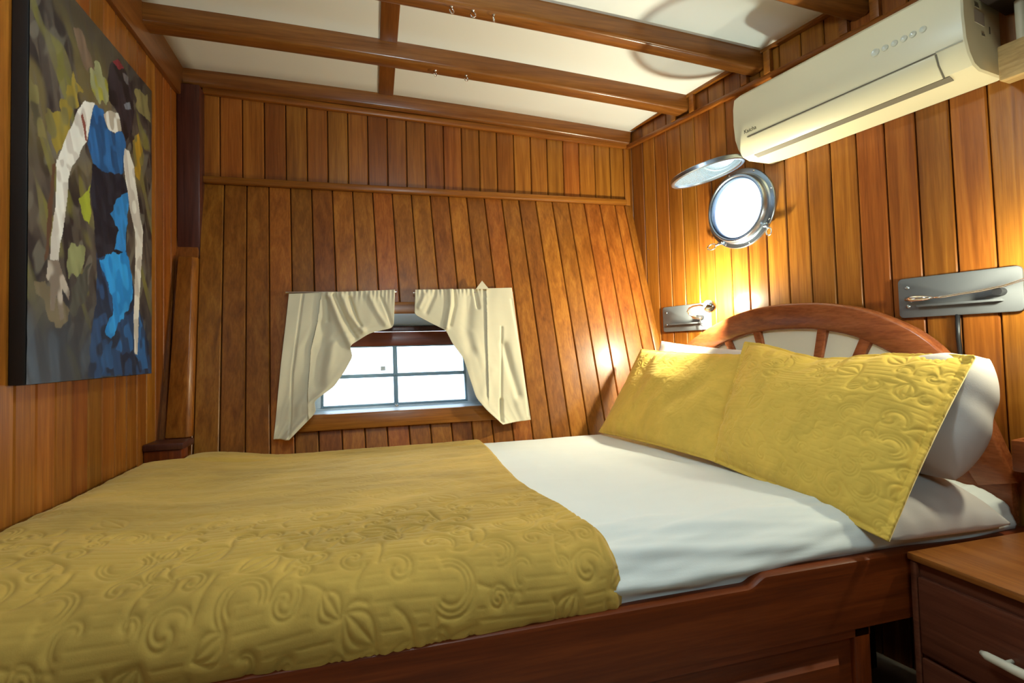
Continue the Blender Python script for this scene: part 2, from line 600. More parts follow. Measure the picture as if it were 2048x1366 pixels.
wr = MB()
wr.wbox(0.0, SMAX, -0.05, -0.017, ZFLOOR, 1.25)
wall_right = wr.build('wall_right', M_BACK)
cut_round(wall_right)
tag(wall_right, 'plank-lined bulkhead at the head of the bed', 'wall', kind='structure')
ss = [0.191 + 0.0807 * k for k in range(-3, 44)]
for k in range(len(ss) - 1):
    s0, s1 = max(ss[k], 0.0), min(ss[k + 1], SMAX)
    if s1 - s0 < 0.005:
        continue
    sub = plank('plank', None, [PT(0, 0, ZFLOOR), PT(0, 0, 1.16)], -EX, -NR, s0 + GAP, s1 - GAP)
    o = sub.build('plank', M_PLANK, wall_right, auto=math.radians(25))
    if s1 > PS - 0.13 and s0 < PS + 0.13:
        cut_round(o)
bpy.data.objects.remove(cutter)

def strip_w(name, s0, s1, d0, d1, zlo, zhi, mat, parent, bevel=0.004, n=1):
    loops = []
    for i in range(n + 1):
        s = s0 + (s1 - s0) * i / n
        a, b = zlo(s), zhi(s)
        loops.append([PT(s, d0, a), PT(s, d1, a), PT(s, d1, b), PT(s, d0, b)])
    mb = MB(); mb.loft(loops)
    return mb.build(name, mat, parent, bevel=bevel)

fl = lambda s: 0.984 - 0.036 * s
strip_w('frieze_rail', 0.0, SMAX - 0.1, -0.002, 0.018, fl, lambda s: fl(s) + 0.022, M_TRIMY, wall_right, 0.006, 2)
strip_w('frieze_head', 0.0, SMAX - 0.1, -0.002, 0.022, lambda s: 1.062 - 0.004 * s, lambda s: 1.13, M_TRIMY, wall_right, 0.003)

# ---- bulkhead at the foot (wall_left)
mb = MB(); mb.box(XL - 0.05, XL - 0.017, YF, YB + 0.02, ZFLOOR, 1.25)
wall_left = mb.build('wall_left', M_BACK)
tag(wall_left, 'plank-lined bulkhead at the foot of the bed', 'wall', kind='structure')
ys = [1.311 + 0.0725 * k for k in range(-36, 15)]
Y_ = np.array([0, 1.0, 0])
for k in range(len(ys) - 1):
    y0, y1 = max(ys[k], YF), min(ys[k + 1], YB)
    if y1 - y0 < 0.01:
        continue
    sub = plank('plank', None, [np.array([XL, 0, ZFLOOR]), np.array([XL, 0, 1.06])], Y_, X_, y0 + GAP, y1 - GAP)
    sub.build('plank', M_PLANK, wall_left, auto=math.radians(25))
mb = MB()
mb.loft([[(XL - 0.005, y, 1.030), (XL + 0.016, y, 1.030), (XL + 0.016, y, 1.20), (XL - 0.005, y, 1.20)] for y in (YF, YB)])
mb.build('moulding', M_BEAMY, wall_left, bevel=0.004)

# ---- wall behind the camera, floor
mb = MB(); mb.box(XL - 0.05, 2.2, YF - 0.05, YF - 0.017, ZFLOOR, 1.25)
wall_front = mb.build('wall_front', M_BACK)
tag(wall_front, 'plank-lined bulkhead opposite the hull window', 'wall', kind='structure')
k = 0
x = XL
while x < 2.1:
    sub = plank('plank', None, [np.array([0, YF, ZFLOOR]), np.array([0, YF, 1.16])], X_, np.array([0, 1.0, 0]), x + GAP, min(x + 0.083, 2.1) - GAP)
    sub.build('plank', M_PLANK, wall_front, auto=math.radians(25))
    x += 0.083
mb = MB(); mb.box(XL - 0.05, 2.2, YF - 0.05, YB + 0.05, ZFLOOR - 0.05, ZFLOOR)
floor = mb.build('floor', M_FLOOR)
tag(floor, 'beige cabin sole glimpsed beside the bed base', 'floor', kind='structure')

# ---- deckhead: white panels between varnished beams
mb = MB()
xsamp = np.linspace(XL - 0.02, 2.15, 24)
P = np.array([[[x, y, zc(x, y) + 0.012] for x in np.linspace(XL - 0.02, A0[0] + (YB - y) * math.tan(-DL) + 0.03, 24)] for y in np.linspace(YF, YB + 0.02, 30)])
mb.grid(P)
ceiling = mb.build('ceiling', M_CEIL, smooth=True)
md = ceiling.modifiers.new('thick', 'SOLIDIFY'); md.thickness = 0.03; md.offset = 1 if False else -1
tag(ceiling, 'white deckhead crossed by varnished beams', 'ceiling', kind='structure')
BEAMS = [(2.258, 2.30)] + [(1.885 - 0.353 * k, 1.955 - 0.36 * k) for k in range(0, 9)]
BEAMS = [(a, b) for a, b in BEAMS if a > YF + 0.02]

def xwall(y):
    return A0[0] + (YB - y) * math.tan(-DL)

for bi, (a, b) in enumerate(BEAMS):
    loops = []
    for x in np.linspace(XL + (0.0 if bi else 0.014), xwall((a + b) / 2) - (0.002 if bi else 0.004), 26):
        h = 0.085 if bi else 0.078
        zt = zc(x, (a + b) / 2) + 0.014
        zl = zc(x, (a + b) / 2) - h
        r = 0.010
        sec = [(a, zt), (a, zl + r), (a + 0.3 * r, zl + 0.3 * r), (a + r, zl), (b - r, zl), (b - 0.3 * r, zl + 0.3 * r), (b, zl + r), (b, zt)]
        loops.append([(x, yy, zz) for yy, zz in sec])
    mb = MB(); mb.loft(loops)
    mb.build('beam', M_BEAM, ceiling, auto=math.radians(50))
for i in range(len(BEAMS) - 1):
    y1 = BEAMS[i][0] + 0.003; y0 = BEAMS[i + 1][1] - 0.003
    # one white panel on each side of the fore-and-aft batten
    for (xa, xb) in ((XL + 0.012, 0.050), (0.110, xwall((y0 + y1) / 2) + 0.02)):
        n = 12
        loops = []
        for x in np.linspace(xa, xb, n):
            loops.append([(x, y0, zc(x, y0) - 0.004), (x, y1, zc(x, y1) - 0.004), (x, y1, zc(x, y1) + 0.012), (x, y0, zc(x, y0) + 0.012)])
        mb = MB(); mb.loft(loops)
        mb.build('panel', M_CEIL, ceiling, auto=math.radians(40))
    if i == 2:
        pass
    loops = []
    for y in (y0, y1):
        loops.append([(0.048, y, zc(0.05, y) - 0.024), (0.110, y, zc(0.11, y) - 0.024), (0.110, y, zc(0.11, y) + 0.01), (0.048, y, zc(0.05, y) + 0.01)])
    mb = MB(); mb.loft(loops)
    mb.build('batten', M_BEAMY, ceiling, bevel=0.003)
# small framed boards of the frieze under the deckhead
for i in range(1, 4):
    a, b = BEAMS[i]
    for yy in (a - 0.030, b + 0.004):
        s = (YB - yy) / math.cos(DL)
        mb = MB(); mb.wbox(s - 0.026, s, -0.002, 0.020, fl(s) + 0.02, 1.075)
        mb.build('frieze_block', M_TRIMY, wall_right, bevel=0.002)

# ------------------------------------------------------------------ window in the hull side
window_1 = empty('window_1')
tag(window_1, 'hull window with four panes behind cream curtains', 'window', kind='structure')
# wooden casing boards on the lining
def casing(x0, x1, z0, z1, d=0.016):
    mb = MB()
    a = [HS(x0, z0, -0.01), HS(x1, z0, -0.01), HS(x1, z1, -0.01), HS(x0, z1, -0.01)]
    b = [HS(x0, z0, d), HS(x1, z0, d), HS(x1, z1, d), HS(x0, z1, d)]
    mb.hexa(a, b)
    mb.build('casing', M_TRIMX, window_1, bevel=0.004)
casing(WX0 - 0.050, WX1 + 0.050, -0.284, -0.226, 0.020)
casing(WX0 - 0.050, WX1 + 0.050, 0.160, 0.209)
casing(WX0 - 0.050, WX0 + 0.004, -0.226, 0.160)
casing(WX1 - 0.004, WX1 + 0.050, -0.226, 0.160)
DEP = 0.10
def reveal(name, loops, mat):
    mb = MB(); mb.loft(loops)
    return mb.build(name, mat, window_1, bevel=0.001)
# sill, jambs and the sloping pale soffit of the opening
reveal('sill_board', [[HS(x, -0.238, -0.004), HS(x, -0.226, -0.004), HS(x, -0.216, -DEP - 0.03), HS(x, -0.250, -DEP - 0.03)] for x in (WX0, WX1)], M_WINFRAME)
reveal('jamb', [[HS(WX0 - 0.012, z, -0.004), HS(WX0, z, -0.004), HS(WX0, z, -DEP - 0.03), HS(WX0 - 0.012, z, -DEP - 0.03)] for z in (-0.24, 0.17)], M_WINFRAME)
reveal('jamb', [[HS(WX1, z, -0.004), HS(WX1 + 0.012, z, -0.004), HS(WX1 + 0.012, z, -DEP - 0.03), HS(WX1, z, -DEP - 0.03)] for z in (-0.24, 0.17)], M_WINFRAME)
reveal('soffit', [[HS(x, 0.162, -0.004), HS(x, 0.174, -0.004), HS(x, 0.124, -DEP - 0.02), HS(x, 0.108, -DEP - 0.02)] for x in (WX0, WX1)], M_WINFRAME)
# outer frame: bottom rail, head rail of dark wood, glazing bars, panes
def obar(name, x0, x1, z0, z1, d0, d1, mat, bev=0.002):
    mb = MB()
    a = [HS(x0, z0, -d1), HS(x1, z0, -d1), HS(x1, z1, -d1), HS(x0, z1, -d1)]
    b = [HS(x0, z0, -d0), HS(x1, z0, -d0), HS(x1, z1, -d0), HS(x0, z1, -d0)]
    mb.hexa(a, b)
    return mb.build(name, mat, window_1, bevel=bev)
obar('head_rail', WX0, WX1, 0.029, 0.088, DEP - 0.012, DEP + 0.03, M_MAHX)
obar('head_fillet', WX0, WX1, 0.090, 0.112, DEP - 0.002, DEP + 0.03, M_DARKPOST)
obar('outer_frame', WX0, WX1, -0.240, -0.214, DEP - 0.010, DEP + 0.03, M_WINFRAME)
obar('outer_frame', WX0, -0.194, -0.214, 0.029, DEP - 0.010, DEP + 0.03, M_WINFRAME)
obar('outer_frame', 0.392, WX1, -0.214, 0.029, DEP - 0.010, DEP + 0.03, M_WINFRAME)
obar('glazing_bar', 0.087, 0.105, -0.207, 0.029, DEP - 0.006, DEP + 0.012, M_GASKET)
obar('glazing_bar', -0.186, 0.384, -0.101, -0.086, DEP - 0.006, DEP + 0.012, M_GASKET)
obar('gasket', -0.194, 0.392, -0.214, -0.206, DEP - 0.012, DEP + 0.012, M_GASKET)
obar('gasket', -0.194, -0.186, -0.206, 0.029, DEP - 0.012, DEP + 0.012, M_GASKET)
obar('gasket', 0.384, 0.392, -0.206, 0.029, DEP - 0.012, DEP + 0.012, M_GASKET)
obar('gasket', -0.194, 0.392, 0.024, 0.030, DEP - 0.008, DEP + 0.012, M_GASKET)
for x0, x1 in ((-0.187, 0.088), (0.104, 0.385)):
    for z0, z1 in ((-0.207, -0.100), (-0.087, 0.026)):
        obar('pane', x0, x1, z0, z1, DEP + 0.001, DEP + 0.004, M_GLASS, 0)
obar('sticker', 0.036, 0.056, -0.074, -0.056, DEP - 0.0005, DEP + 0.0008, plain('pale sticker', (0.62, 0.70, 0.76), 0.6), 0)
mb = MB(); c = HS(0.096, -0.219, -DEP + 0.012)
mb.lathe(c, (0, -1, 0.1), [(0.001, 0.0), (0.009, 0.0), (0.009, 0.008), (0.004, 0.012), (0.001, 0.012)], 12)
mb.build('latch_knob', M_CHROME, window_1, smooth=True)

# ------------------------------------------------------------------ porthole
window_2 = empty('window_2')
tag(window_2, 'round steel porthole with its glass swung up and open', 'window', kind='structure')
c = PT(PS, 0, PZ)
mb = MB()
mb.lathe(c, -NR, [(0.118, -0.055), (0.118, 0.030), (0.1215, 0.034), (0.126, 0.034), (0.129, 0.030), (0.131, 0.010), (0.136, 0.006), (0.151, 0.0065), (0.153, 0.004), (0.153, -0.004), (0.125, -0.004), (0.125, -0.055)], 64)
mb.build('ring_frame', M_STEEL, window_2, auto=math.radians(40))
mb = MB(); mb.lathe(c, -NR, [(0.1178, 0.004), (0.1178, 0.026), (0.113, 0.028), (0.112, 0.012), (0.1178, 0.004)], 64)
mb.build('rubber_seal', plain('blue grey seal', (0.08, 0.13, 0.24), 0.5), window_2, smooth=True)
for k in range(8):
    a = 2 * math.pi * (k + 0.35) / 8
    q = PT(PS + 0.144 * math.cos(a), 0.006, PZ + 0.144 * math.sin(a))
    mb = MB(); mb.lathe(q, -NR, [(0.0002, 0.0026), (0.003, 0.0022), (0.0042, 0.0)], 10)
    mb.build('screw', M_CHROME, window_2, smooth=True)
# the opening light, hinged at the top and hanging out into the cabin
h0 = PT(0.655, 0.050, 0.662)
h1 = PT(0.655, 0.310, 0.609)
ax_out = h1 - h0; Rl = np.linalg.norm(ax_out) / 2; cl = (h0 + h1) / 2
ax_out /= np.linalg.norm(ax_out)
nl = np.cross(ax_out, -EX + 0.12 * UP); nl /= np.linalg.norm(nl)
if nl[2] > 0: nl = -nl
lid = empty('port_light'); lid.parent = window_2
mb = MB(); mb.lathe(cl, nl, [(Rl - 0.014, 0.002), (Rl - 0.012, 0.006), (Rl - 0.003, 0.007), (Rl, 0.004), (Rl, -0.008), (Rl - 0.003, -0.011), (Rl - 0.012, -0.010), (Rl - 0.014, -0.004), (Rl - 0.014, 0.002)], 64)
mb.build('light_rim', M_STEEL, lid, auto=math.radians(40))
mb = MB(); mb.lathe(cl, nl, [(0.001, 0.001), (Rl - 0.0135, 0.001), (Rl - 0.0135, -0.004), (0.001, -0.004)], 64)
mb.build('light_glass', M_PORTGLASS, lid, auto=math.radians(30))
mb = MB(); mb.tube([h0 + EX * 0.03 + UP * 0.004, h0 - EX * 0.03 + UP * 0.004], 0.007, 10)
mb.build('hinge', M_CHROME, window_2, auto=math.radians(40))
# two swing bolts hanging from the ring
def swing_bolt(a, out):
    r0 = PT(PS + 0.150 * math.cos(a), 0.012, PZ + 0.150 * math.sin(a))
    dirv = np.array(out, float); dirv /= np.linalg.norm(dirv)
    t = empty('swing_bolt'); t.parent = window_2
    mb = MB(); mb.tube([r0 - dirv * 0.012, r0 + dirv * 0.018], 0.0042, 8)
    mb.build('bolt_shank', M_CHROME, t, auto=math.radians(40))
    # eye of the wing nut: open loop
    u = np.cross(dirv, NR); u /= np.linalg.norm(u)
    pts = []
    for k in range(17):
        th = 2 * math.pi * k / 16
        pts.append(r0 + dirv * (0.034 + 0.018 * math.cos(th)) + u * 0.011 * math.sin(th))
    mb = MB(); mb.tube(pts, 0.003, 6)
    mb.build('wing_loop', M_CHROME, t, smooth=True)
    mb = MB(); mb.tube([r0 - EX * 0.010, r0 + EX * 0.010], 0.006, 8)
    mb.build('bolt_lug', M_STEEL, t, auto=math.radians(40))
swing_bolt(math.radians(180 + 52), PT(-0.9, 0.35, -0.25) - PT(0, 0, 0))
swing_bolt(math.radians(-38), PT(0.5, 0.35, -0.8) - PT(0, 0, 0))

# ------------------------------------------------------------------ corner post and shelf box at the foot
mb = MB(); mb.box(XL + 0.002, -0.637, 2.235, 2.3, 0.346, 1.075)
o = mb.build('corner_post', M_DARKPOST, None, bevel=0.004)
tag(o, 'dark stained upper corner post beside the painting wall', 'post')
loops = []
for z in (0.385, -0.276):
    xa, xb = (-0.700, -0.637) if z > 0 else (-0.690, -0.612)
    p = HS(0, z)
    loops.append([(xa, p[1] - 0.030, z), (xb - 0.012, p[1] - 0.034, z), (xb, p[1] - 0.018, z), (xb, p[1] + 0.005, z), (xa, p[1] + 0.005, z)])
mb = MB(); mb.loft(loops)
o = mb.build('corner_post', wood('teak post', axis='z', vary=0.0, **TEAK), None, bevel=0.004)
tag(o, 'lighter brown leaning corner post under the dark post', 'post')
box = empty('corner_box')
tag(box, 'small dark wooden box in the corner at the bed foot', 'box')
mb = MB(); mb.box(XL + 0.002, -0.607, 1.934, 1.995, -0.497, -0.300)
mb.build('box_body', M_MAHZ, box, bevel=0.003)
mb = MB(); mb.box(XL + 0.002, -0.600, 1.926, 2.036, -0.299, -0.277)
mb.build('box_lid', M_DARKPOST, box, bevel=0.004)

# ------------------------------------------------------------------ bed base
bed = empty('bed')
tag(bed, 'built-in mahogany bed with stepped side rail and arched headboard', 'bed')
YR = 0.868                                 # cabin-side face of the rail
# side rail: outline in the X-Z plane with the raised step at the pillow end
def ztop_rail(x):
    if x < 0.705: return -0.480
    if x > 0.752: return -0.461
    t = (x - 0.705) / 0.047
    return -0.480 + 0.019 * (t * t * (3 - 2 * t))
loops = []
for x in list(np.linspace(XL + 0.002, 0.66, 10)) + list(np.linspace(0.70, 0.76, 13)) + list(np.linspace(0.80, 1.52, 6)):
    zt = ztop_rail(x)
    loops.append([(x, YR, -0.600), (x, YR, zt - 0.012), (x, YR + 0.003, zt - 0.004), (x, YR + 0.010, zt), (x, YR + 0.028, zt), (x, YR + 0.035, zt - 0.008), (x, YR + 0.035, -0.600)])
mb = MB(); mb.loft(loops)
mb.build('side_rail', M_MAHX, bed, auto=math.radians(35))
# apron below: stile and rail with a raised field
mb = MB(); mb.box(XL + 0.002, 1.000, YR + 0.012, YR + 0.03, ZFLOOR, -0.600)
mb.build('apron', M_MAHX, bed)
for (x0, x1) in ((-0.62, 0.120), (0.180, 0.958)):
    mb = MB()
    a = [(x0, YR + 0.012, -0.90), (x1, YR + 0.012, -0.90), (x1, YR + 0.012, -0.616), (x0, YR + 0.012, -0.616)]
    i1 = [(x0 + 0.035, YR + 0.010, -0.865), (x1 - 0.035, YR + 0.010, -0.865), (x1 - 0.035, YR + 0.010, -0.651), (x0 + 0.035, YR + 0.010, -0.651)]
    i2 = [(x0 + 0.046, YR - 0.002, -0.854), (x1 - 0.046, YR - 0.002, -0.854), (x1 - 0.046, YR - 0.002, -0.662), (x0 + 0.046, YR - 0.002, -0.662)]
    mb.loft([a, i1, i2])
    mb.build('door_panel', M_MAHX, bed, auto=math.radians(20))
for (x0, x1) in ((XL + 0.004, -0.62), (0.120, 0.180), (0.958, 1.000)):
    mb = MB(); mb.box(x0, x1, YR + 0.001, YR + 0.02, ZFLOOR, -0.590)
    mb.build('stile', M_MAHZ, bed, bevel=0.003)
mb = MB(); mb.box(XL + 0.004, 1.0, YR + 0.001, YR + 0.02, -0.616, -0.600)
mb.build('stile', M_MAHX, bed)
# slatted base board, and a near-black panel painted for the cavity's shade
mb = MB(); mb.box(XL + 0.004, 1.30, YR + 0.034, 1.985, -0.54, -0.50)
mb.build('base_board', M_MAHX, bed)
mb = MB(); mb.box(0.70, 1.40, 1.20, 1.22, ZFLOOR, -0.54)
mb.build('cavity_panel', plain('cavity shade board', (0.012, 0.009, 0.009), 0.8), bed)
mb = MB(); mb.box(0.985, 1.000, YR + 0.03, 1.20, ZFLOOR, -0.54)
mb.build('cavity_panel', M_MAHZ, bed)

# headboard: arched frame with fan openings, cream panels behind
ARCH = [(0.10, -0.40), (0.30, -0.060), (0.345, -0.025), (0.40, 0.009), (0.47, 0.046), (0.545, 0.080), (0.64, 0.110), (0.73, 0.127), (0.835, 0.133), (0.97, 0.127), (1.095, 0.099), (1.187, 0.055), (1.259, 0.009), (1.312, -0.052), (1.36, -0.13), (1.44, -0.40)]
FC = (0.850, -0.52)
d0, d1 = 0.022, 0.052
bm_v = []
hb = empty('headboard'); hb.parent = bed
def arch_z(s):
    return float(np.interp(s, [p[0] for p in ARCH], [p[1] for p in ARCH]))
def cat(s):
    # smooth version of the arch
    return np.mean([arch_z(s + o) for o in np.linspace(-0.04, 0.04, 9)])
def hpt(ang, inset):
    """point on a ray from the fan centre at given angle, inset below the arch"""
    lo, hi = 0.05, 1.2
    for _ in range(40):
        mid = (lo + hi) / 2
        s = FC[0] + mid * math.sin(ang); z = FC[1] + mid * math.cos(ang)
        if s < 0.1 or s > 1.44 or z > cat(s): hi = mid
        else: lo = mid
    r = lo - inset
    return FC[0] + r * math.sin(ang), FC[1] + r * math.cos(ang), r
# arch band
def band(a0, a1, in0, in1, dd0, dd1, name, mat, n=60, r=0.008):
    loops = []
    for k in range(n + 1):
        a = a0 + (a1 - a0) * k / n
        s0, z0, _ = hpt(a, in0); s1, z1, _ = hpt(a, in1)
        es, ez = (s1 - s0), (z1 - z0)
        l = math.hypot(es, ez); es /= l; ez /= l
        L = []
        for (t, d) in ((0, dd0), (0, dd1 - r), (0.3 * r, dd1 - 0.3 * r), (r, dd1), (l - r, dd1), (l - 0.3 * r, dd1 - 0.3 * r), (l, dd1 - r), (l, dd0)):
            L.append(PT(s0 + es * t, d, z0 + ez * t))
        loops.append(L)
    mb = MB(); mb.loft(loops)
    return mb.build(name, mat, hb, auto=math.radians(50))
AMAX = math.radians(74)
band(-AMAX, AMAX, 0.0, 0.088, 0.012, 0.054, 'arch_rail', M_MAHY)
# spokes
edges_s = [(-0.265, -0.238), (-0.136, -0.106), (0.104, 0.136), (0.233, 0.265), (0.375, 0.405), (-0.405, -0.375)]
def ang_of(ds):
    # angle of the ray that meets the inner arch edge at this s offset
    lo, hi = -1.3, 1.3
    for _ in range(50):
        mid = (lo + hi) / 2
        if hpt(mid, 0.088)[0] - 0.854 < ds: lo = mid
        else: hi = mid
    return (lo + hi) / 2
for (e0, e1) in edges_s:
    a0, a1 = ang_of(e0), ang_of(e1)
    mb = MB()
    out = [hpt(a0, 0.080), hpt(a1, 0.080)]
    r1 = 0.20
    inn = [(FC[0] + r1 * math.sin(a1), FC[1] + r1 * math.cos(a1)), (FC[0] + r1 * math.sin(a0), FC[1] + r1 * math.cos(a0))]
    poly = [(out[0][0], out[0][1]), (out[1][0], out[1][1]), inn[0], inn[1]]
    mb.hexa([PT(s, 0.014, z) for s, z in poly], [PT(s, 0.051, z) for s, z in poly])
    mb.build('spoke', M_MAHY, hb, bevel=0.005)
allang = sorted([ang_of(0.5 * (a + b)) for a, b in edges_s])
lims = [-math.radians(66)] + allang + [math.radians(66)]
for k in range(len(lims) - 1):
    loops = []
    for q in range(7):
        a = lims[k] + (lims[k + 1] - lims[k]) * q / 6
        s, z, r = hpt(a, 0.070)
        s2, z2 = FC[0] + 0.20 * math.sin(a), FC[1] + 0.20 * math.cos(a)
        loops.append([PT(s, 0.006, z), PT(s, 0.036, z), PT(s2, 0.036, z2), PT(s2, 0.006, z2)])
    mb = MB(); mb.loft(loops)
    mb.build('cream_panel', M_CREAM, hb, auto=math.radians(40))
mb = MB(); mb.wbox(0.16, 1.42, 0.006, 0.046, -0.50, -0.315)
mb.build('lower_rail', M_MAHY, hb, bevel=0.004)

# ------------------------------------------------------------------ mattress with the white sheet
def prof(t, out=0.0):
    """cross-section over the bed: t=0 at the hull, 1 at the lower cabin-side edge -> (y, z)"""
    pts = [(2.020, -0.46), (2.036, -0.40), (2.030, -0.372), (2.00, -0.366), (1.60, -0.366), (1.20, -0.368), (1.06, -0.370), (0.990, -0.374), (0.945, -0.383), (0.915, -0.398), (0.898, -0.420), (0.892, -0.450), (0.894, -0.478), (0.902, -0.497)]
    y = np.array([p[0] for p in pts]); z = np.array([p[1] for p in pts])
    l = np.concatenate([[0], np.cumsum(np.hypot(np.diff(y), np.diff(z)))]); L = l / l[-1]
    yy = np.interp(t, L, y); zz = np.interp(t, L, z)
    return yy, zz, l[-1]

def smooth_prof(n, out):
    t = np.linspace(0, 1, n)
    y, z, ln = prof(t)
    k = max(3, int(n * 0.03)) | 1
    ker = np.ones(k) / k
    yp = np.convolve(np.pad(y, k // 2, 'edge'), ker, 'valid'); zp = np.convolve(np.pad(z, k // 2, 'edge'), ker, 'valid')
    ty, tz = np.gradient(yp), np.gradient(zp)
    l = np.hypot(ty, tz) + 1e-9
    ny, nz = tz / l, -ty / l
    return yp + ny * out, zp + nz * out, ny, nz, ln

n, mm = 220, 320
yp, zp, ny, nz, ln = smooth_prof(n, 0.0)
Pm = np.zeros((n, mm, 3))
u = np.linspace(0, 1, mm)
for i in range(n):
    x_end = xwall(yp[i]) - 0.062
    x_st = XL + 0.03 + 0.093 * float(smooth((yp[i] - 1.895) / 0.025))
    Pm[i, :, 0] = x_st + (x_end - x_st) * u
    Pm[i, :, 1] = yp[i]
    Pm[i, :, 2] = zp[i]
arc = (np.linspace(0, 1, n) * ln)[:, None]
X = Pm[:, :, 0]
edge = smooth((arc - (ln - 0.26)) / 0.12)                        # soft creases run along the cabin-side edge
wr_ = 0.014 * (vnoise(X * 3.2 + 3, arc * 22 + X * 3.0, 3) - 0.5) + 0.010 * (vnoise(X * 7, arc * 46 - X * 5, 4) - 0.5) + 0.006 * (vnoise(X * 9 + arc * 40, arc * 60 + X * 9, 6) - 0.5)
wr_ = wr_ * edge + (0.004 * (vnoise(X * 6, arc * 6, 5) - 0.5) + 0.0018 * (vnoise(X * 30 + arc * 9, arc * 14, 7) - 0.5)) * (1 - edge)
fold = 0.006 * np.sin((arc - ln + 0.05 + 0.02 * vnoise(X * 3, arc * 0, 8)) * 120) * smooth((arc - (ln - 0.075)) / 0.03)
wr_ = wr_ + fold
Pm[:, :, 1] += ny[:, None] * wr_
Pm[:, :, 2] += nz[:, None] * wr_
Pb = Pm.copy(); Pb[:, :, 2] = np.minimum(Pb[:, :, 2] - 0.02, -0.497); Pb[:, :, 1] = np.clip(Pb[:, :, 1], 0.91, 1.99)
mattress = fast_grid('mattress', Pm, M_SHEET, None, Pb)
tag(mattress, 'mattress covered by a white fitted sheet on the bed', 'mattress')

# ------------------------------------------------------------------ quilting relief
TN, TS = 840, 0.84
def make_relief():
    D = np.full((TN, TN), 1.0)
    yy, xx = np.mgrid[0:TN, 0:TN] * (TS / TN)
    r = np.random.default_rng(11)
    def draw(pts):
        for px, py in pts:
            i, j = int(py / TS * TN), int(px / TS * TN)
            w = 16
            ii = np.arange(i - w, i + w + 1); jj = np.arange(j - w, j + w + 1)
            I, J = np.meshgrid(ii % TN, jj % TN, indexing='ij')
            dd = np.hypot((ii[:, None] * TS / TN - py), (jj[None, :] * TS / TN - px))
            D[I, J] = np.minimum(D[I, J], dd)
    def spiral(cx, cy, R, a0, turns, sgn):
        t = np.linspace(0, 1, int(90 * turns * (R / 0.05 + 0.5)))
        rr = R * (1 - 0.80 * t)
        th = a0 + sgn * t * turns * 2 * math.pi
        draw(np.stack([cx + rr * np.cos(th), cy + rr * np.sin(th)], -1))
    def arcc(x0, y0, x1, y1, bulge):
        t = np.linspace(0, 1, 70)
        nx, ny_ = -(y1 - y0), (x1 - x0)
        draw(np.stack([x0 + (x1 - x0) * t + nx * bulge * np.sin(np.pi * t), y0 + (y1 - y0) * t + ny_ * bulge * np.sin(np.pi * t)], -1))
    placed = []
    tries = 0
    while len(placed) < 95 and tries < 9000:
        tries += 1
        cx, cy, R = r.random() * TS, r.random() * TS, r.uniform(0.022, 0.056)
        ok = True
        for (px, py, pr) in placed:
            ddx = abs(px - cx); ddx = min(ddx, TS - ddx); ddy = abs(py - cy); ddy = min(ddy, TS - ddy)
            if math.hypot(ddx, ddy) < (R + pr) * 0.80: ok = False; break
        if not ok: continue
        placed.append((cx, cy, R))
        a0, sg, tu = r.random() * 6.28, r.choice([-1, 1]), r.uniform(0.55, 1.25)
        kind = r.random()
        if kind < 0.55:
            spiral(cx, cy, R, a0, tu, sg)
            spiral(cx, cy, R - 0.009, a0 + 0.3 * sg, tu * 0.6, sg)
        elif kind < 0.8:                                   # nested leaf strokes
            dx, dy = math.cos(a0) * R, math.sin(a0) * R
            for b in (0.55, 0.28, -0.05, -0.35):
                arcc(cx - dx, cy - dy, cx + dx, cy + dy, b * 0.9)
        else:                                              # concentric C strokes
            for q in range(3):
                rr_ = R - 0.010 * q
                if rr_ < 0.010: break
                t = np.linspace(0, 1, 80)
                th = a0 + sg * t * 4.1
                draw(np.stack([cx + rr_ * np.cos(th), cy + rr_ * np.sin(th)], -1))
        # stem that runs off to the side
        L = R * r.uniform(1.2, 2.0); b0 = a0 + sg * 1.2
        sx, sy = cx + R * math.cos(a0), cy + R * math.sin(a0)
        arcc(sx, sy, sx + L * math.cos(b0), sy + L * math.sin(b0), r.uniform(-0.3, 0.3))
    lines = np.abs(((yy / 0.021) % 1) - 0.5) * 0.021               # straight ground quilting
    groove = np.exp(-(D / 0.0032) ** 2)
    puff = np.sqrt(np.clip(D, 0, 0.014) / 0.014)
    ground = np.exp(-((0.0105 - lines) / 0.0022) ** 2) * smooth((D - 0.010) / 0.008)
    return puff * 0.9 - groove * 0.25 - ground * 0.32
REL = make_relief()
def relief(a, b):
    ia = (a / TS * TN) % TN; ib = (b / TS * TN) % TN
    i0 = np.floor(ib).astype(int); j0 = np.floor(ia).astype(int)
    fi = ib - i0; fj = ia - j0
    g = lambda i, j: REL[i % TN, j % TN]
    return (g(i0, j0) * (1 - fj) + g(i0, j0 + 1) * fj) * (1 - fi) + (g(i0 + 1, j0) * (1 - fj) + g(i0 + 1, j0 + 1) * fj) * fi

# quilt: covers the foot half and hangs over the cabin-side edge
n, mm = 560, 520
yp, zp, ny, nz, ln = smooth_prof(n, 0.016)
u = np.linspace(0, 1, mm)
arc = (np.linspace(0, 1, n) * ln)[:, None]
xfold = 0.400 + 0.012 * np.sin(np.linspace(0, 1, n) * 7 + 1.0) + 0.030 * smooth((np.linspace(0, 1, n) - 0.55) / 0.35)
Pq = np.zeros((n, mm, 3))
xst = (XL + 0.020 + 0.100 * smooth((yp - 1.885) / 0.03))[:, None]
Pq[:, :, 0] = xst + (xfold[:, None] - xst) * u[None, :]
Pq[:, :, 1] = yp[:, None]; Pq[:, :, 2] = zp[:, None]
X = Pq[:, :, 0]
amp = 0.0011 + 0.0028 * smooth((arc - (ln - 0.52)) / 0.22)
wx = 0.03 * (vnoise(X * 3, arc * 3, 31) - 0.5); wy = 0.03 * (vnoise(X * 3 + 5, arc * 3, 32) - 0.5)
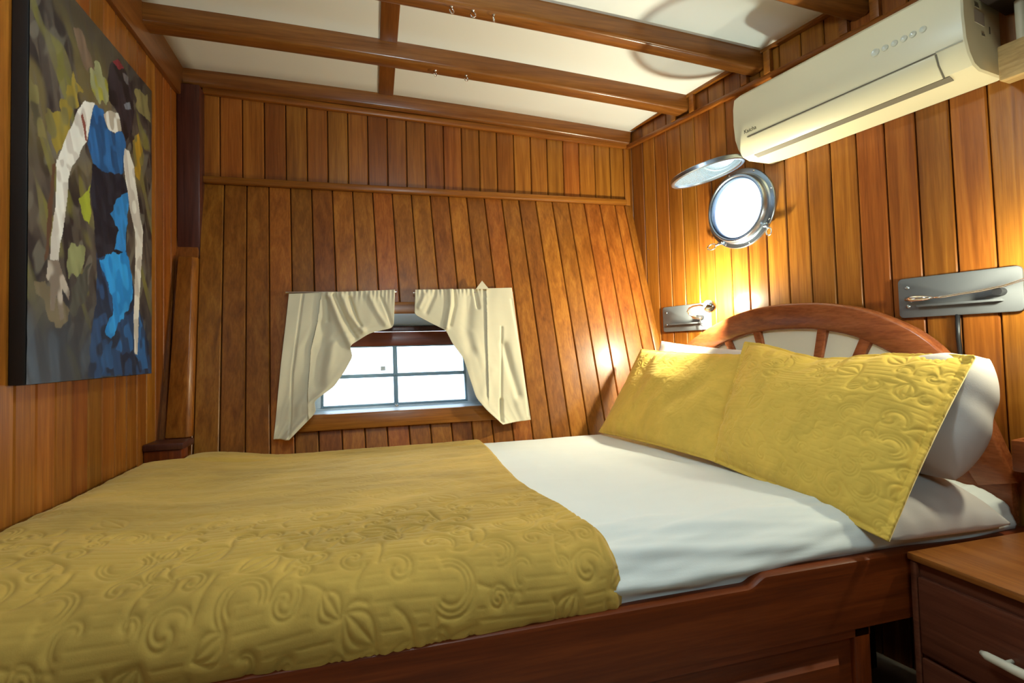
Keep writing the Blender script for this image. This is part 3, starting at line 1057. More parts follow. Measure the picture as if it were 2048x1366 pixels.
hq = amp * relief((X + 0.05 + wx) * 1.25, (arc + 0.07 + wy) * 1.25)
hq = hq + 0.009 * (vnoise(X * 4.5 + 9, arc * 5, 21) - 0.5) + 0.0035 * (vnoise(X * 9, arc * 26, 22) - 0.5)
hq = hq + 0.010 * (vnoise(X * 2.5, arc * 1.0, 23) - 0.3) * smooth((arc - (ln - 0.2)) / 0.15)
# rolled selvedge at the fold line, turned down against the foot wall
e1 = smooth((u - 0.985) / 0.015)[None, :]
hq = hq - 0.012 * e1
ef = smooth((0.05 - u) / 0.05)[None, :]
hq = hq - 0.004 * ef ** 3 + 0.024 * smooth((0.30 - u) / 0.25)[None, :]
far = smooth((0.10 - arc) / 0.10)
hq = hq - 0.0 * far
Pq[:, :, 1] += ny[:, None] * hq; Pq[:, :, 2] += nz[:, None] * hq
Pq[:, :, 1] = np.minimum(Pq[:, :, 1], YB + SLOPE * (Pq[:, :, 2] - ZRAIL) - 0.004)
Pqb = Pq.copy()
Pqb[:, :, 1] -= ny[:, None] * 0.009; Pqb[:, :, 2] -= nz[:, None] * 0.009
quilt = fast_grid('quilt', Pq, M_QUILT, None, Pqb)
tag(quilt, 'gold velvet quilt with scroll stitching over the foot of the bed', 'quilt')

# ------------------------------------------------------------------ pillows
def pillow(name, corners, T, mat, nrm, label, n=150, m=110, rel=0.0, wrinkle=0.006, seed=1, pinch=0.06, flange=0.0, power=2.4, relscale=1.0, sag=0.0, back=0.5, bb=0.9, warp=None):
    """corners BL, BR, TR, TL; nrm = facing direction; T = thickness"""
    BL, BR, TR, TL = [np.array(c, float) for c in corners]
    nrm = np.array(nrm, float); nrm /= np.linalg.norm(nrm)
    u = np.linspace(0, 1, n)[None, :]; v = np.linspace(0, 1, m)[:, None]
    uu = u * np.ones_like(v); vv = v * np.ones_like(u)
    # pull the sides in between the corners
    cu = uu + pinch * (0.5 - uu) * 4 * (vv * (1 - vv)) * 1.0
    cv = vv + pinch * (0.5 - vv) * 4 * (uu * (1 - uu)) * 1.0
    base = (BL * ((1 - cu) * (1 - cv))[..., None] + BR * (cu * (1 - cv))[..., None] + TR * (cu * cv)[..., None] + TL * ((1 - cu) * cv)[..., None])
    fu = np.clip((uu - flange) / (1 - 2 * flange), 0, 1); fv = np.clip((vv - flange) / (1 - 2 * flange), 0, 1)
    pr = np.clip(1 - np.abs(2 * fu - 1) ** power, 0, 1) * np.clip(1 - np.abs(2 * fv - 1) ** power, 0, 1)
    pr = pr ** 0.55
    W = np.linalg.norm(BR - BL); Ht = np.linalg.norm(TL - BL)
    a = uu * W; b = vv * Ht
    h = T * pr * back * 2 * 0.5
    w = wrinkle * (vnoise(a * 7 + seed, b * 5 + a * 4, seed) - 0.5) * 2 + wrinkle * 0.6 * (vnoise(a * 16 - b * 9, b * 12 + seed, seed + 1) - 0.5) * 2
    # gathers radiating from the seams
    g = wrinkle * 0.8 * np.sin(a * 95 + 6 * vnoise(a * 3, b * 3, seed + 4)) * np.exp(-(np.minimum(fv, 1 - fv) / 0.10) ** 2) * (vnoise(a * 6, b * 2, seed + 9))
    g += wrinkle * 0.8 * np.sin(b * 95 + 6 * vnoise(a * 3, b * 3, seed + 5)) * np.exp(-(np.minimum(fu, 1 - fu) / 0.08) ** 2) * (vnoise(a * 2, b * 6, seed + 10))
    f = h + (w + g) * (0.25 + 0.75 * pr) + (rel * relief((a + 0.03 * vnoise(a * 5, b * 5, seed + 30)) * relscale, (b + 0.03 * vnoise(a * 5 + 3, b * 5, seed + 31)) * relscale) if rel else 0)
    rimt = 0.004
    if warp is not None:
        base = base + warp(uu, vv)
    front = base + nrm * (f + rimt)[..., None]
    front[..., 2] -= sag * pr
    bk = base - nrm * (h * bb + rimt)[..., None]
    bk[..., 2] -= sag * pr
    return fast_grid(name, front, mat, None, bk)

def WP(s, d, z): return PT(s, d, z)
nlean = lambda c: None
# large gold sham in front
cR = [(0.985, 1.362, -0.352), (1.030, 0.842, -0.420), WP(1.430, 0.215, -0.046), WP(0.800, 0.195, 0.004)]
def normal_of(c):
    c = [np.array(p) for p in c]
    nn = np.cross(c[1] - c[0], c[3] - c[0])
    nn /= np.linalg.norm(nn)
    if np.dot(nn, -NR) < 0: nn = -nn
    return nn
def warpR(u, v):
    k = 0.030 * np.exp(-((u - 0.42) / 0.22) ** 2) * smooth((v - 0.45) / 0.55)
    return np.stack([0 * u, 0 * u, -k], -1)
o = pillow('pillow_sham', cR, 0.085, M_SHAM, normal_of(cR), '', rel=0.0030, relscale=1.6, wrinkle=0.011, seed=5, pinch=0.02, flange=0.025, n=330, m=230, back=0.75, bb=0.1, warp=warpR)
tag(o, 'larger gold quilted pillow nearest the nightstand', 'pillow', 'gold pillows')
cL = [(0.912, 1.985, -0.356), (0.985, 1.330, -0.352), WP(0.800, 0.200, -0.040), WP(0.285, 0.200, -0.016)]
o = pillow('pillow_sham', cL, 0.060, M_SHAM, normal_of(cL), '', rel=0.0012, relscale=1.7, wrinkle=0.011, seed=15, pinch=0.03, flange=0.015, n=240, m=180, back=0.7, bb=0.1)
tag(o, 'gold pillow in the corner by the hull side, partly covered', 'pillow', 'gold pillows')
# white pillows behind
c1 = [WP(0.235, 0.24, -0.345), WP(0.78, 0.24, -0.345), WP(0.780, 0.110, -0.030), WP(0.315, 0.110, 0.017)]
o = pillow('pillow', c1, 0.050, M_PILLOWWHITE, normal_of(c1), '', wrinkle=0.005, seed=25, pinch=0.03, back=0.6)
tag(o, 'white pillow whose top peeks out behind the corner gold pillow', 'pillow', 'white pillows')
c2 = [WP(0.84, 0.225, -0.305), WP(1.440, 0.270, -0.322), WP(1.472, 0.150, -0.055), WP(0.90, 0.10, -0.150)]
def warp2(u, v):
    # soft end: corners round off, a fold runs up the middle of the near end
    k = smooth((u - 0.80) / 0.20)
    s_ = 0.040 * k * (2 * np.abs(v - 0.5)) ** 2.2
    f_ = 0.007 * np.exp(-((v - 0.55) / 0.10) ** 2) * smooth((u - 0.86) / 0.14)
    e = -(s_ + f_)[..., None] * (-EX)
    return -e * -1.0
o = pillow('pillow', c2, 0.210, M_PILLOWWHITE, normal_of(c2), '', wrinkle=0.010, seed=35, pinch=0.0, power=5.0, back=0.5, bb=0.5, warp=warp2)
tag(o, 'white pillow standing upright behind the larger gold pillow', 'pillow', 'white pillows')
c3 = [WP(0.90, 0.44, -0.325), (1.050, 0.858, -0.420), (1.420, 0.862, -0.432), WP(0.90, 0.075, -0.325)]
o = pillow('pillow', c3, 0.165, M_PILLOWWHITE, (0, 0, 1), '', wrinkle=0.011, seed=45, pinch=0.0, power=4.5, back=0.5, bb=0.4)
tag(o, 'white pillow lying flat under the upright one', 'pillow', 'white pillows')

# ------------------------------------------------------------------ curtains
def px_hull(x, y, o=0.03):
    r = CM.T @ np.array([(x - CX) / F_PX, (y - CY) / F_PX, 1.0])
    nn = np.array([0, 1.0, -SLOPE]); p0 = np.array([0, YB - o, ZRAIL])
    r = r * (np.dot(p0, nn) / np.dot(r, nn))
    return r[0], r[2]

def curtain(name, rows, creases, label, off=0.036, mat=M_CURTAIN, seed=41, loose=1):
    """rows: (z_left, x_left, z_right, x_right) from top to bottom on the lining plane; creases: (polyline, height, width)"""
    n, m = 190, 170
    t = np.linspace(0, 1, n)
    k = np.linspace(0, 1, len(rows))
    R = np.array(rows)
    zl, xl, zr, xr = [np.interp(t, k, R[:, i]) for i in range(4)]
    ker = np.ones(9) / 9
    sm = lambda q: np.convolve(np.pad(q, 4, mode='reflect', reflect_type='odd'), ker, 'valid')
    zl, xl, zr, xr = [sm(q) for q in (zl, xl, zr, xr)]
    u = np.linspace(0, 1, m)[None, :]
    x = xl[:, None] * (1 - u) + xr[:, None] * u
    z = zl[:, None] * (1 - u) + zr[:, None] * u
    T = t[:, None] * np.ones_like(u); U = u * np.ones_like(T)
    o = off + 0.016 * (vnoise(U * 3 + 2, T * 2.2, seed) - 0.4) + 0.005 * (vnoise(U * 9, T * 5 + U * 4, seed + 1) - 0.5)
    side = U if loose > 0 else 1 - U
    o = o + 0.022 * smooth((side - 0.35) / 0.5) * smooth((T - 0.30) / 0.4)
    o = o + 0.0022 * np.sin(side * 150 + 5 * vnoise(U * 4, T * 2, seed + 3)) * np.exp(-(T / 0.05) ** 2) * smooth((side - 0.25) / 0.1)
    for pts, hgt, w in creases:
        q = [px_hull(a, b) for a, b in pts]
        best = np.full(x.shape, 9.0); sg = np.zeros(x.shape)
        for (x0, z0), (x1, z1) in zip(q[:-1], q[1:]):
            dx, dz = x1 - x0, z1 - z0
            L2 = dx * dx + dz * dz
            tt = np.clip(((x - x0) * dx + (z - z0) * dz) / L2, 0, 1)
            d = np.hypot(x - x0 - tt * dx, z - z0 - tt * dz)
            cr = np.sign((x - x0) * dz - (z - z0) * dx)
            sg = np.where(d < best, cr, sg); best = np.minimum(best, d)
        if w < 0:                                             # step: cloth drops behind the line
            o = o + hgt * sg * np.exp(-(best / -w) ** 1.0)
        else:
            o = o + hgt * np.exp(-(best / w) ** 2)
    o = np.maximum(o, 0.024)
    P = np.stack([x, YB + SLOPE * (z - ZRAIL) - o, z], -1)
    B = P.copy(); B[..., 1] += 0.002
    return fast_grid(name, P, mat, None, B)

creL = [([(606, 588), (585, 747), (580, 872)], -0.005, 0.004), ([(642, 588), (635, 642), (622, 699), (616, 784), (618, 830)], -0.006, -0.016),
        ([(660, 590), (679, 642), (702, 690)], 0.016, 0.014), ([(668, 592), (690, 640), (712, 676)], -0.012, 0.008), ([(684, 590), (699, 630), (726, 662)], 0.013, 0.011),
        ([(700, 596), (714, 640), (722, 652)], -0.016, 0.006), ([(739, 592), (755, 625), (771, 648)], 0.008, 0.010), ([(762, 596), (775, 625), (783, 650)], -0.007, 0.006),
        ([(648, 650), (645, 700), (640, 770)], -0.010, 0.022), ([(668, 690), (650, 770), (636, 815)], 0.006, 0.020), ([(655, 640), (652, 600)], -0.009, 0.010)]
creR = [([(901, 578), (900, 611), (892, 655)], 0.012, 0.009), ([(909, 578), (910, 611), (900, 650)], -0.009, 0.007), ([(938, 595), (932, 665), (940, 700)], -0.012, 0.024), ([(950, 578), (956, 615)], -0.012, 0.007),
        ([(971, 580), (974, 790)], -0.005, -0.012), ([(1003, 655), (1001, 840)], -0.007, 0.005), ([(1001, 800), (1000, 840)], -0.014, 0.007), ([(1007, 690), (1035, 790)], -0.012, 0.016),
        ([(872, 580), (852, 625)], -0.007, 0.010), ([(850, 590), (838, 615)], 0.006, 0.009), ([(1022, 600), (1045, 720), (1056, 830)], -0.003, 0.006), ([(985, 740), (960, 800)], 0.005, 0.02)]

rowsL = [(0.240, -0.307, 0.258, 0.098), (0.200, -0.310, 0.180, 0.093), (0.140, -0.314, 0.100, 0.088), (0.085, -0.318, 0.080, -0.004), (0.030, -0.322, 0.032, -0.080), (-0.030, -0.327, -0.012, -0.070),
         (-0.095, -0.331, -0.068, -0.100), (-0.150, -0.335, -0.122, -0.137), (-0.205, -0.338, -0.170, -0.205), (-0.255, -0.341, -0.212, -0.199), (-0.300, -0.344, -0.304, -0.290)]
o = curtain('curtain', rowsL, creL, '', seed=41, loose=1)
tag(o, 'cream curtain drawn aside on the left half of the window', 'curtain', 'cream window curtains')
rowsR = [(0.258, 0.180, 0.269, 0.595), (0.205, 0.176, 0.220, 0.598), (0.154, 0.172, 0.165, 0.601), (0.118, 0.235, 0.110, 0.604), (0.086, 0.297, 0.050, 0.607), (0.030, 0.320, -0.010, 0.610), (-0.030, 0.360, -0.065, 0.613),
         (-0.105, 0.378, -0.130, 0.616), (-0.190, 0.400, -0.190, 0.619), (-0.240, 0.440, -0.240, 0.622), (-0.298, 0.500, -0.290, 0.625)]
o = curtain('curtain', rowsR, creR, '', seed=51, loose=-1)
tag(o, 'cream curtain drawn aside on the right half, with a raised top tip', 'curtain', 'cream window curtains')
mb = MB()
tip = [HS(0.435, 0.262, 0.046), HS(0.492, 0.262, 0.046), HS(0.466, 0.300, 0.040)]
mb.hexa(tip, [p + np.array([0, 0.003, 0]) for p in tip])
mb.build('heading_tip', M_CURTAIN, o)
for xa, xb in ((-0.320, 0.104), (0.172, 0.604)):
    mb = MB(); mb.tube([HS(xa, 0.246, 0.022), HS(xb, 0.250, 0.022)], 0.004, 8)
    r = mb.build('curtain_wire', M_CHROME, None, auto=math.radians(50))
    tag(r, 'thin metal curtain wire at the top of the %s curtain' % ('left' if xa < 0 else 'right'), 'curtain rod', 'curtain wires')

# ------------------------------------------------------------------ air conditioner
ac = empty('air_conditioner')
tag(ac, 'white wall air conditioner above the porthole', 'air conditioner')
S0, S1 = 0.785, 1.436
acprof = [(0.002, 0.646), (0.120, 0.640), (0.150, 0.648), (0.172, 0.672), (0.186, 0.705), (0.192, 0.760), (0.191, 0.815), (0.184, 0.848), (0.160, 0.866), (0.002, 0.870)]
def aclerp(s):
    return [PT(s, d, z) for d, z in acprof]
mb = MB()
def ins(s, k):
    cd, czz = 0.09, 0.76
    return [PT(s, cd + (d - cd) * k if d > 0.01 else d, czz + (z - czz) * k) for d, z in acprof]
mb.loft([ins(S0, 0.95), ins(S0 + 0.004, 0.985), aclerp(S0 + 0.012), aclerp(S1 - 0.012), ins(S1 - 0.004, 0.985), ins(S1, 0.95)])
mb.build('body', M_AC, ac, auto=math.radians(28))
# front flap of the outlet, set proud, with dark gaps round it
def slab(s0, s1, pts, t, name, mat, bevel=0.002):
    """pts: (d,z) polyline; t: outward thickness"""
    P = [np.array(p) for p in pts]
    outl = []
    for i, p in enumerate(P):
        a = P[max(i - 1, 0)]; b = P[min(i + 1, len(P) - 1)]
        tt = (b - a) / np.linalg.norm(b - a)
        nn = np.array([tt[1], -tt[0]])
        outl.append(p + nn * t)
    sec = [tuple(p) for p in P] + [tuple(p) for p in outl[::-1]]
    mb = MB(); mb.hexa([PT(s0, d, z) for d, z in sec], [PT(s1, d, z) for d, z in sec])
    return mb.build(name, mat, ac, bevel=bevel)
slab(S0 + 0.052, S1 - 0.062, [(0.148, 0.6465), (0.1715, 0.672), (0.183, 0.698)], 0.0035, 'outlet_flap', M_AC)
slab(S0 + 0.050, S1 - 0.060, [(0.1838, 0.6992), (0.1850, 0.7018)], 0.0012, 'flap_gap', M_ACDARK, 0)
slab(S1 - 0.062, S1 - 0.0585, [(0.148, 0.6465), (0.1715, 0.672), (0.183, 0.698)], 0.0012, 'flap_gap', M_ACDARK, 0)
slab(S0 + 0.045, S1 - 0.050, [(0.126, 0.6405), (0.147, 0.6462)], 0.0014, 'outlet_slot', M_ACDARK, 0)
slab(S1 - 0.060, S1 - 0.006, [(0.1845, 0.7005), (0.1858, 0.7035)], 0.0008, 'flap_gap', plain('grey seam', (0.35, 0.34, 0.27), 0.6), 0)
# column of indicator buttons on the front
for i, sb in enumerate((1.246, 1.270, 1.292, 1.314, 1.334, 1.356)):
    r = 0.0105 if i == 0 else 0.0082
    mb = MB(); mb.lathe(PT(sb, 0.1905, 0.770), -NR, [(r, 0.0), (r, 0.0030), (r * 0.82, 0.0042), (r * 0.5, 0.0030), (0.0003, 0.0024)], 18)
    mb.build('button', M_BUTTON, ac, auto=math.radians(40))
# brand lettering
cu = bpy.data.curves.new('lettering', 'FONT'); cu.body = 'Kaicha'; cu.size = 0.019; cu.extrude = 0.0002; cu.align_x = 'CENTER'
tmp = bpy.data.objects.new('lettering', cu); COL.objects.link(tmp)
dg = bpy.context.evaluated_depsgraph_get()
me = bpy.data.meshes.new_from_object(tmp.evaluated_get(dg))
bpy.data.objects.remove(tmp)
ctr = PT(0.852, 0.1905, 0.712)
Mx = Matrix.Identity(4)
ex_, ey_, ez_ = -EX, np.array([0.03 * NR[0] * 0, 0, 1.0]), np.cross(-EX, UP)
# lettering follows the slightly rounded front
for i in range(3):
    Mx[i][0] = ex_[i] * 0.95; Mx[i][1] = ey_[i]; Mx[i][2] = -NR[i]; Mx[i][3] = ctr[i] + (H if i == 2 else 0)
me.transform(Mx)
me.materials.clear(); me.materials.append(M_INK)
o = bpy.data.objects.new('brand_lettering', me); COL.objects.link(o); o.parent = ac
# right-hand end: vent marks and rating label
for (dd, zz, w, h) in ((0.120, 0.800, 0.020, 0.006), (0.060, 0.755, 0.004, 0.018), (0.095, 0.735, 0.014, 0.006)):
    mb = MB(); mb.wbox(S1 - 0.004, S1 + 0.0012, dd - w / 2, dd + w / 2, zz - h / 2, zz + h / 2)
    mb.build('end_slot', M_ACDARK, ac)
mb = MB(); mb.wbox(S1 - 0.004, S1 + 0.0008, 0.085, 0.135, 0.758, 0.790)
mb.build('rating_label', plain('tan label', (0.42, 0.36, 0.30), 0.6), ac)

# pine trunking with the pipe, and the dark cupboard above
tk = empty('pipe_trunking')
tag(tk, 'bare pine trunking block beside the air conditioner', 'trunking')
mb = MB(); mb.hexa([PT(1.446, 0.001, 0.628), PT(1.462, 0.10, 0.606), PT(1.90, 0.10, 0.606), PT(1.90, 0.001, 0.628)],
                   [PT(1.446, 0.001, 0.690), PT(1.462, 0.10, 0.690), PT(1.90, 0.10, 0.690), PT(1.90, 0.001, 0.690)])
mb.build('pine_block', M_PLY, tk, bevel=0.003)
mb = MB(); mb.tube([PT(1.492, 0.05, 0.688), PT(1.492, 0.05, 0.80)], 0.011, 14)
mb.build('pipe', M_WHITEPIPE, tk, auto=math.radians(50))
mb = MB(); mb.wbox(1.448, 2.1, 0.001, 0.16, 0.800, 1.05)
o = mb.build('wall_cupboard', plain('dark brown cupboard', (0.02, 0.012, 0.010), 0.5), None, bevel=0.003)
tag(o, 'dark cupboard bottom at the top right corner above the pipe', 'cupboard')

# ------------------------------------------------------------------ reading lamps
def reading_lamp(s0, power, label, bulb, cup_dir, stem):
    t = empty('reading_lamp')
    tag(t, label, 'lamp', 'reading lamps over the bed')
    # plate with rounded corners
    r = 0.012; w, z0, z1 = 0.272, 0.060, 0.173
    pts = []
    for cx, cz, a0 in ((s0 + r, z0 + r, 180), (s0 + w - r, z0 + r, 270), (s0 + w - r, z1 - r, 0), (s0 + r, z1 - r, 90)):
        for k in range(5):
            a = math.radians(a0 + 22.5 * k)
            pts.append((cx + r * math.cos(a), cz + r * math.sin(a)))
    mb = MB(); mb.hexa([PT(s, 0.001, z) for s, z in pts], [PT(s, 0.011, z) for s, z in pts])
    mb.build('plate', M_PLATE, t, bevel=0.002)
    for zz in (0.146, 0.092):
        mb = MB(); mb.lathe(PT(s0 + 0.024, 0.011, zz), -NR, [(0.0055, 0.0), (0.005, 0.002), (0.0003, 0.003)], 12)
        mb.build('screw', M_STEEL, t, smooth=True)
    # shallow tray standing off the plate
    mb = MB(); mb.wbox(s0 + 0.050, s0 + 0.235, 0.010, 0.026, 0.088, 0.094)
    mb.build('ledge', M_PLATE, t, bevel=0.001)
    mb = MB(); mb.tube([PT(s0 + 0.232, 0.010, 0.112), PT(s0 + 0.232, 0.040, 0.112)], 0.010, 14)
    mb.build('swivel', M_BLACK, t, auto=math.radians(50))
    for nm, pts, rr, mat in stem:
        mb = MB(); mb.tube(pts, rr, 8)
        mb.build(nm, mat, t, smooth=True)
    # cup shade with the bulb at its mouth
    cd = np.array(cup_dir, float); cd /= np.linalg.norm(cd)
    b = np.array(bulb, float)
    mb = MB(); mb.lathe(b, cd, [(0.0005, -0.022), (0.012, -0.021), (0.020, -0.014), (0.0245, -0.003), (0.025, 0.001), (0.0235, 0.001), (0.023, -0.003), (0.0185, -0.013), (0.011, -0.019), (0.0005, -0.020)], 24)
    mb.build('cup_shade', M_CHROME, t, smooth=True)
    mb = MB()
    mb.lathe(b + cd * 0.010, cd, [(0.0165 * math.sin(a), -0.0165 * math.cos(a)) for a in np.linspace(0.02, math.pi - 0.02, 10)], 16)
    mb.build('bulb', emit_mat('lit bulb', READ_COLOR, power), t, smooth=True)
    return t

bl = PT(0.589, 0.120, 0.145)
stemL = [('gooseneck', [PT(0.449, 0.035, 0.112), PT(0.448, 0.055, 0.116), PT(0.436, 0.070, 0.124), PT(0.433, 0.078, 0.138), PT(0.446, 0.080, 0.150), PT(0.470, 0.084, 0.156), PT(0.520, 0.098, 0.156), PT(0.572, 0.122, 0.146)], 0.0035, M_CHROME),
         ('arm', [PT(0.436, 0.060, 0.122), PT(0.452, 0.066, 0.110), PT(0.495, 0.070, 0.106)], 0.0045, M_CHROME),
         ('switch_lever', [PT(0.462, 0.040, 0.106), PT(0.474, 0.046, 0.078), PT(0.488, 0.048, 0.076)], 0.003, M_STEEL)]
reading_lamp(0.217, LAMP_READ_NEAR_HULL, 'lit reading lamp with bright bulb on grey plate below the porthole', bl, PT(-0.74, 0.06, 0.67) - PT(0, 0, 0), stemL)
br = PT(1.535, 0.095, 0.132)
stemR = [('pivot_cone', [PT(1.205, 0.022, 0.112), PT(1.225, 0.030, 0.112), PT(1.250, 0.034, 0.111), PT(1.275, 0.036, 0.110)], [0.0065, 0.010, 0.008, 0.0035], M_CHROME),
         ('power_cable', [PT(1.316, 0.006, 0.062), PT(1.315, 0.007, 0.0), PT(1.318, 0.006, -0.06), PT(1.316, 0.007, -0.16)], 0.0055, M_BLACK),
         ('gooseneck', [PT(1.270, 0.036, 0.110), PT(1.300, 0.038, 0.110), PT(1.340, 0.040, 0.114), PT(1.380, 0.042, 0.117), PT(1.430, 0.046, 0.124), PT(1.480, 0.060, 0.136), PT(1.520, 0.080, 0.138)], 0.0032, M_CHROME)]
reading_lamp(1.180, LAMP_READ_NEAR_DOOR, 'reading lamp arm on grey plate at the right end of the headboard', br, PT(-0.55, 0.75, 0.28) - PT(0, 0, 0), stemR)

# ------------------------------------------------------------------ painting
pt = empty('painting')
tag(pt, 'large oil painting of a woman in a blue dress seen from behind', 'painting')
PX = XL + 0.031
PY0, PY1, PZ0, PZ1 = 1.288, 1.917, -0.047, 0.885
mb = MB(); mb.box(XL + 0.001, PX - 0.001, PY0, PY1, PZ0, PZ1)
mb.build('stretcher', M_BLACKWOOD, pt, bevel=0.002)

def px_to_yz(x, y):
    r = CM.T @ np.array([(x - CX) / F_PX, (y - CY) / F_PX, 1.0])
    r = r * (PX / r[0])
    return r[1], r[2]

def poly_mask(Yg, Zg, pts, soft=0.0, jit=0.0, seed=0):
    q = [px_to_yz(a / 1.7075, b / 1.7075) for a, b in pts]
    if jit:
        Yg = Yg + jit * (vnoise(Yg * 60, Zg * 40, seed) - 0.5) * 2
        Zg = Zg + jit * (vnoise(Yg * 50 + 9, Zg * 60, seed + 3) - 0.5) * 2
    ins = np.zeros(Yg.shape, bool)
    n = len(q)
    for i in range(n):
        (y0, z0), (y1, z1) = q[i], q[(i + 1) % n]
        c = ((z0 > Zg) != (z1 > Zg)) & (Yg < (y1 - y0) * (Zg - z0) / (z1 - z0 + 1e-12) + y0)
        ins ^= c
    return ins

def srgb(r, g, b):
    c = np.array([r, g, b]) / 255.0
    return np.where(c <= 0.04045, c / 12.92, ((c + 0.055) / 1.055) ** 2.4)

NU, NV = 250, 370
yg = np.linspace(PY0 + 0.001, PY1 - 0.001, NU); zg = np.linspace(PZ0 + 0.001, PZ1 - 0.001, NV)
Yg, Zg = np.meshgrid(yg, zg)
C = np.zeros((NV, NU, 3))
st1 = vnoise(Yg * 26 + Zg * 6, Zg * 9 - Yg * 6, 61); st2 = vnoise(Yg * 70 + Zg * 22, Zg * 20, 62); st3 = vnoise(Yg * 10, Zg * 7, 63)
vv = (Zg - PZ0) / (PZ1 - PZ0); uu = (Yg - PY0) / (PY1 - PY0)
def mixc(mask, col, a=1.0):
    global C
    k = (mask * a)[..., None]
    C = C * (1 - k) + col * k
C[:] = srgb(66, 59, 56)
mixc(smooth((st1 - 0.45) / 0.2), srgb(34, 29, 33), 0.9)
mixc(smooth((vnoise(Yg * 34 - Zg * 20, Zg * 13 + Yg * 9, 71) - 0.62) / 0.1), srgb(124, 120, 108), 0.5)
mixc(smooth((vnoise(Yg * 24 + Zg * 14, Zg * 10, 72) - 0.66) / 0.08), srgb(124, 120, 58), 0.7)
mixc(smooth((st3 - 0.45) / 0.25) * smooth((vv - 0.45) / 0.2), srgb(110, 98, 62), 0.75)
mixc(smooth((st2 - 0.55) / 0.15), srgb(96, 88, 78), 0.5)
mixc(smooth((0.32 - vv) / 0.25), srgb(40, 46, 56), 0.8)
mixc(smooth((vv - 0.78) / 0.2), srgb(40, 37, 39), 0.7)
mixc(smooth((0.2 - vv) / 0.1) * smooth((st1 - 0.5) / 0.2), srgb(76, 88, 104), 0.5)
def paint(pts, col, jit=0.006, seed=1, var=0.14, alt=None):
    m = poly_mask(Yg, Zg, pts, jit=jit, seed=seed)
    k = (1 + var * (st2 - 0.5) * 2)[..., None]
    colr = col * k
    if alt is not None:
        w = smooth((vnoise(Yg * 45 + Zg * 12, Zg * 28 - Yg * 10, seed + 20) - 0.45) / 0.15)[..., None]
        colr = colr * (1 - w) + alt * k * w
    global C
    C = np.where(m[..., None], colr, C)
paint([(160, 390), (205, 370), (250, 260), (275, 300), (250, 400), (225, 480), (190, 540), (165, 480)], srgb(140, 122, 52), 0.014, 1, 0.3, srgb(116, 108, 66))
paint([(100, 270), (125, 300), (150, 420), (160, 470), (125, 470), (105, 380)], srgb(112, 104, 66), 0.012, 2, 0.3, srgb(78, 72, 56))
paint([(310, 230), (335, 210), (370, 300), (365, 360), (330, 345), (305, 300)], srgb(146, 148, 108), 0.010, 3, 0.25, srgb(150, 146, 60))
paint([(250, 90), (275, 100), (310, 190), (320, 240), (295, 240), (265, 170)], srgb(112, 92, 76), 0.008, 4, 0.2)
paint([(452, 480), (476, 452), (488, 530), (480, 620), (462, 600)], srgb(166, 130, 40), 0.008, 5, 0.3, srgb(120, 110, 60))
paint([(455, 300), (500, 320), (512, 420), (490, 400), (465, 360)], srgb(120, 112, 74), 0.010, 6, 0.3)
paint([(270, 690), (305, 638), (312, 700), (300, 765), (284, 745)], srgb(150, 158, 52), 0.008, 7, 0.2)
paint([(226, 850), (268, 838), (295, 860), (262, 950), (232, 945)], srgb(128, 132, 92), 0.012, 8, 0.3)
paint([(120, 950), (150, 960), (235, 1060), (235, 1100), (190, 1120), (150, 1060)], srgb(104, 94, 74), 0.012, 9, 0.3)
paint([(255, 960), (305, 900), (300, 1000), (260, 1080), (240, 1060)], srgb(72, 72, 66), 0.012, 10, 0.3)
paint([(175, 560), (190, 560), (165, 880), (150, 900)], srgb(86, 60, 46), 0.004, 11, 0.2)
# dress
paint([(330, 860), (430, 860), (470, 1040), (505, 1170), (516, 1278), (300, 1290), (310, 1150), (330, 1000)], srgb(24, 40, 66), 0.006, 12, 0.2, srgb(32, 66, 110))
paint([(318, 540), (415, 575), (438, 655), (432, 770), (430, 870), (330, 880), (318, 760), (308, 640)], srgb(22, 26, 40), 0.005, 13, 0.2, srgb(34, 38, 52))
paint([(320, 355), (352, 378), (362, 430), (385, 452), (416, 450), (430, 490), (422, 545), (420, 590), (385, 592), (345, 580), (318, 560), (298, 495), (302, 430)], srgb(24, 74, 124), 0.004, 14, 0.2, srgb(36, 96, 158))
paint([(376, 735), (400, 680), (434, 652), (440, 700), (432, 770), (428, 862), (388, 850), (402, 790)], srgb(34, 116, 184), 0.007, 15, 0.15, srgb(40, 130, 205))
paint([(338, 890), (372, 872), (430, 858), (446, 920), (456, 1000), (436, 1060), (400, 1110), (378, 1155), (360, 1130), (385, 1060), (370, 965)], srgb(20, 126, 205), 0.008, 16, 0.12, srgb(40, 150, 228))
paint([(425, 1090), (468, 1050), (498, 1150), (512, 1255), (480, 1262), (455, 1190), (420, 1210), (390, 1190)], srgb(36, 92, 152), 0.010, 17, 0.2, srgb(30, 60, 100))
paint([(350, 1190), (380, 1170), (390, 1250), (345, 1270)], srgb(34, 78, 128), 0.012, 18, 0.2)
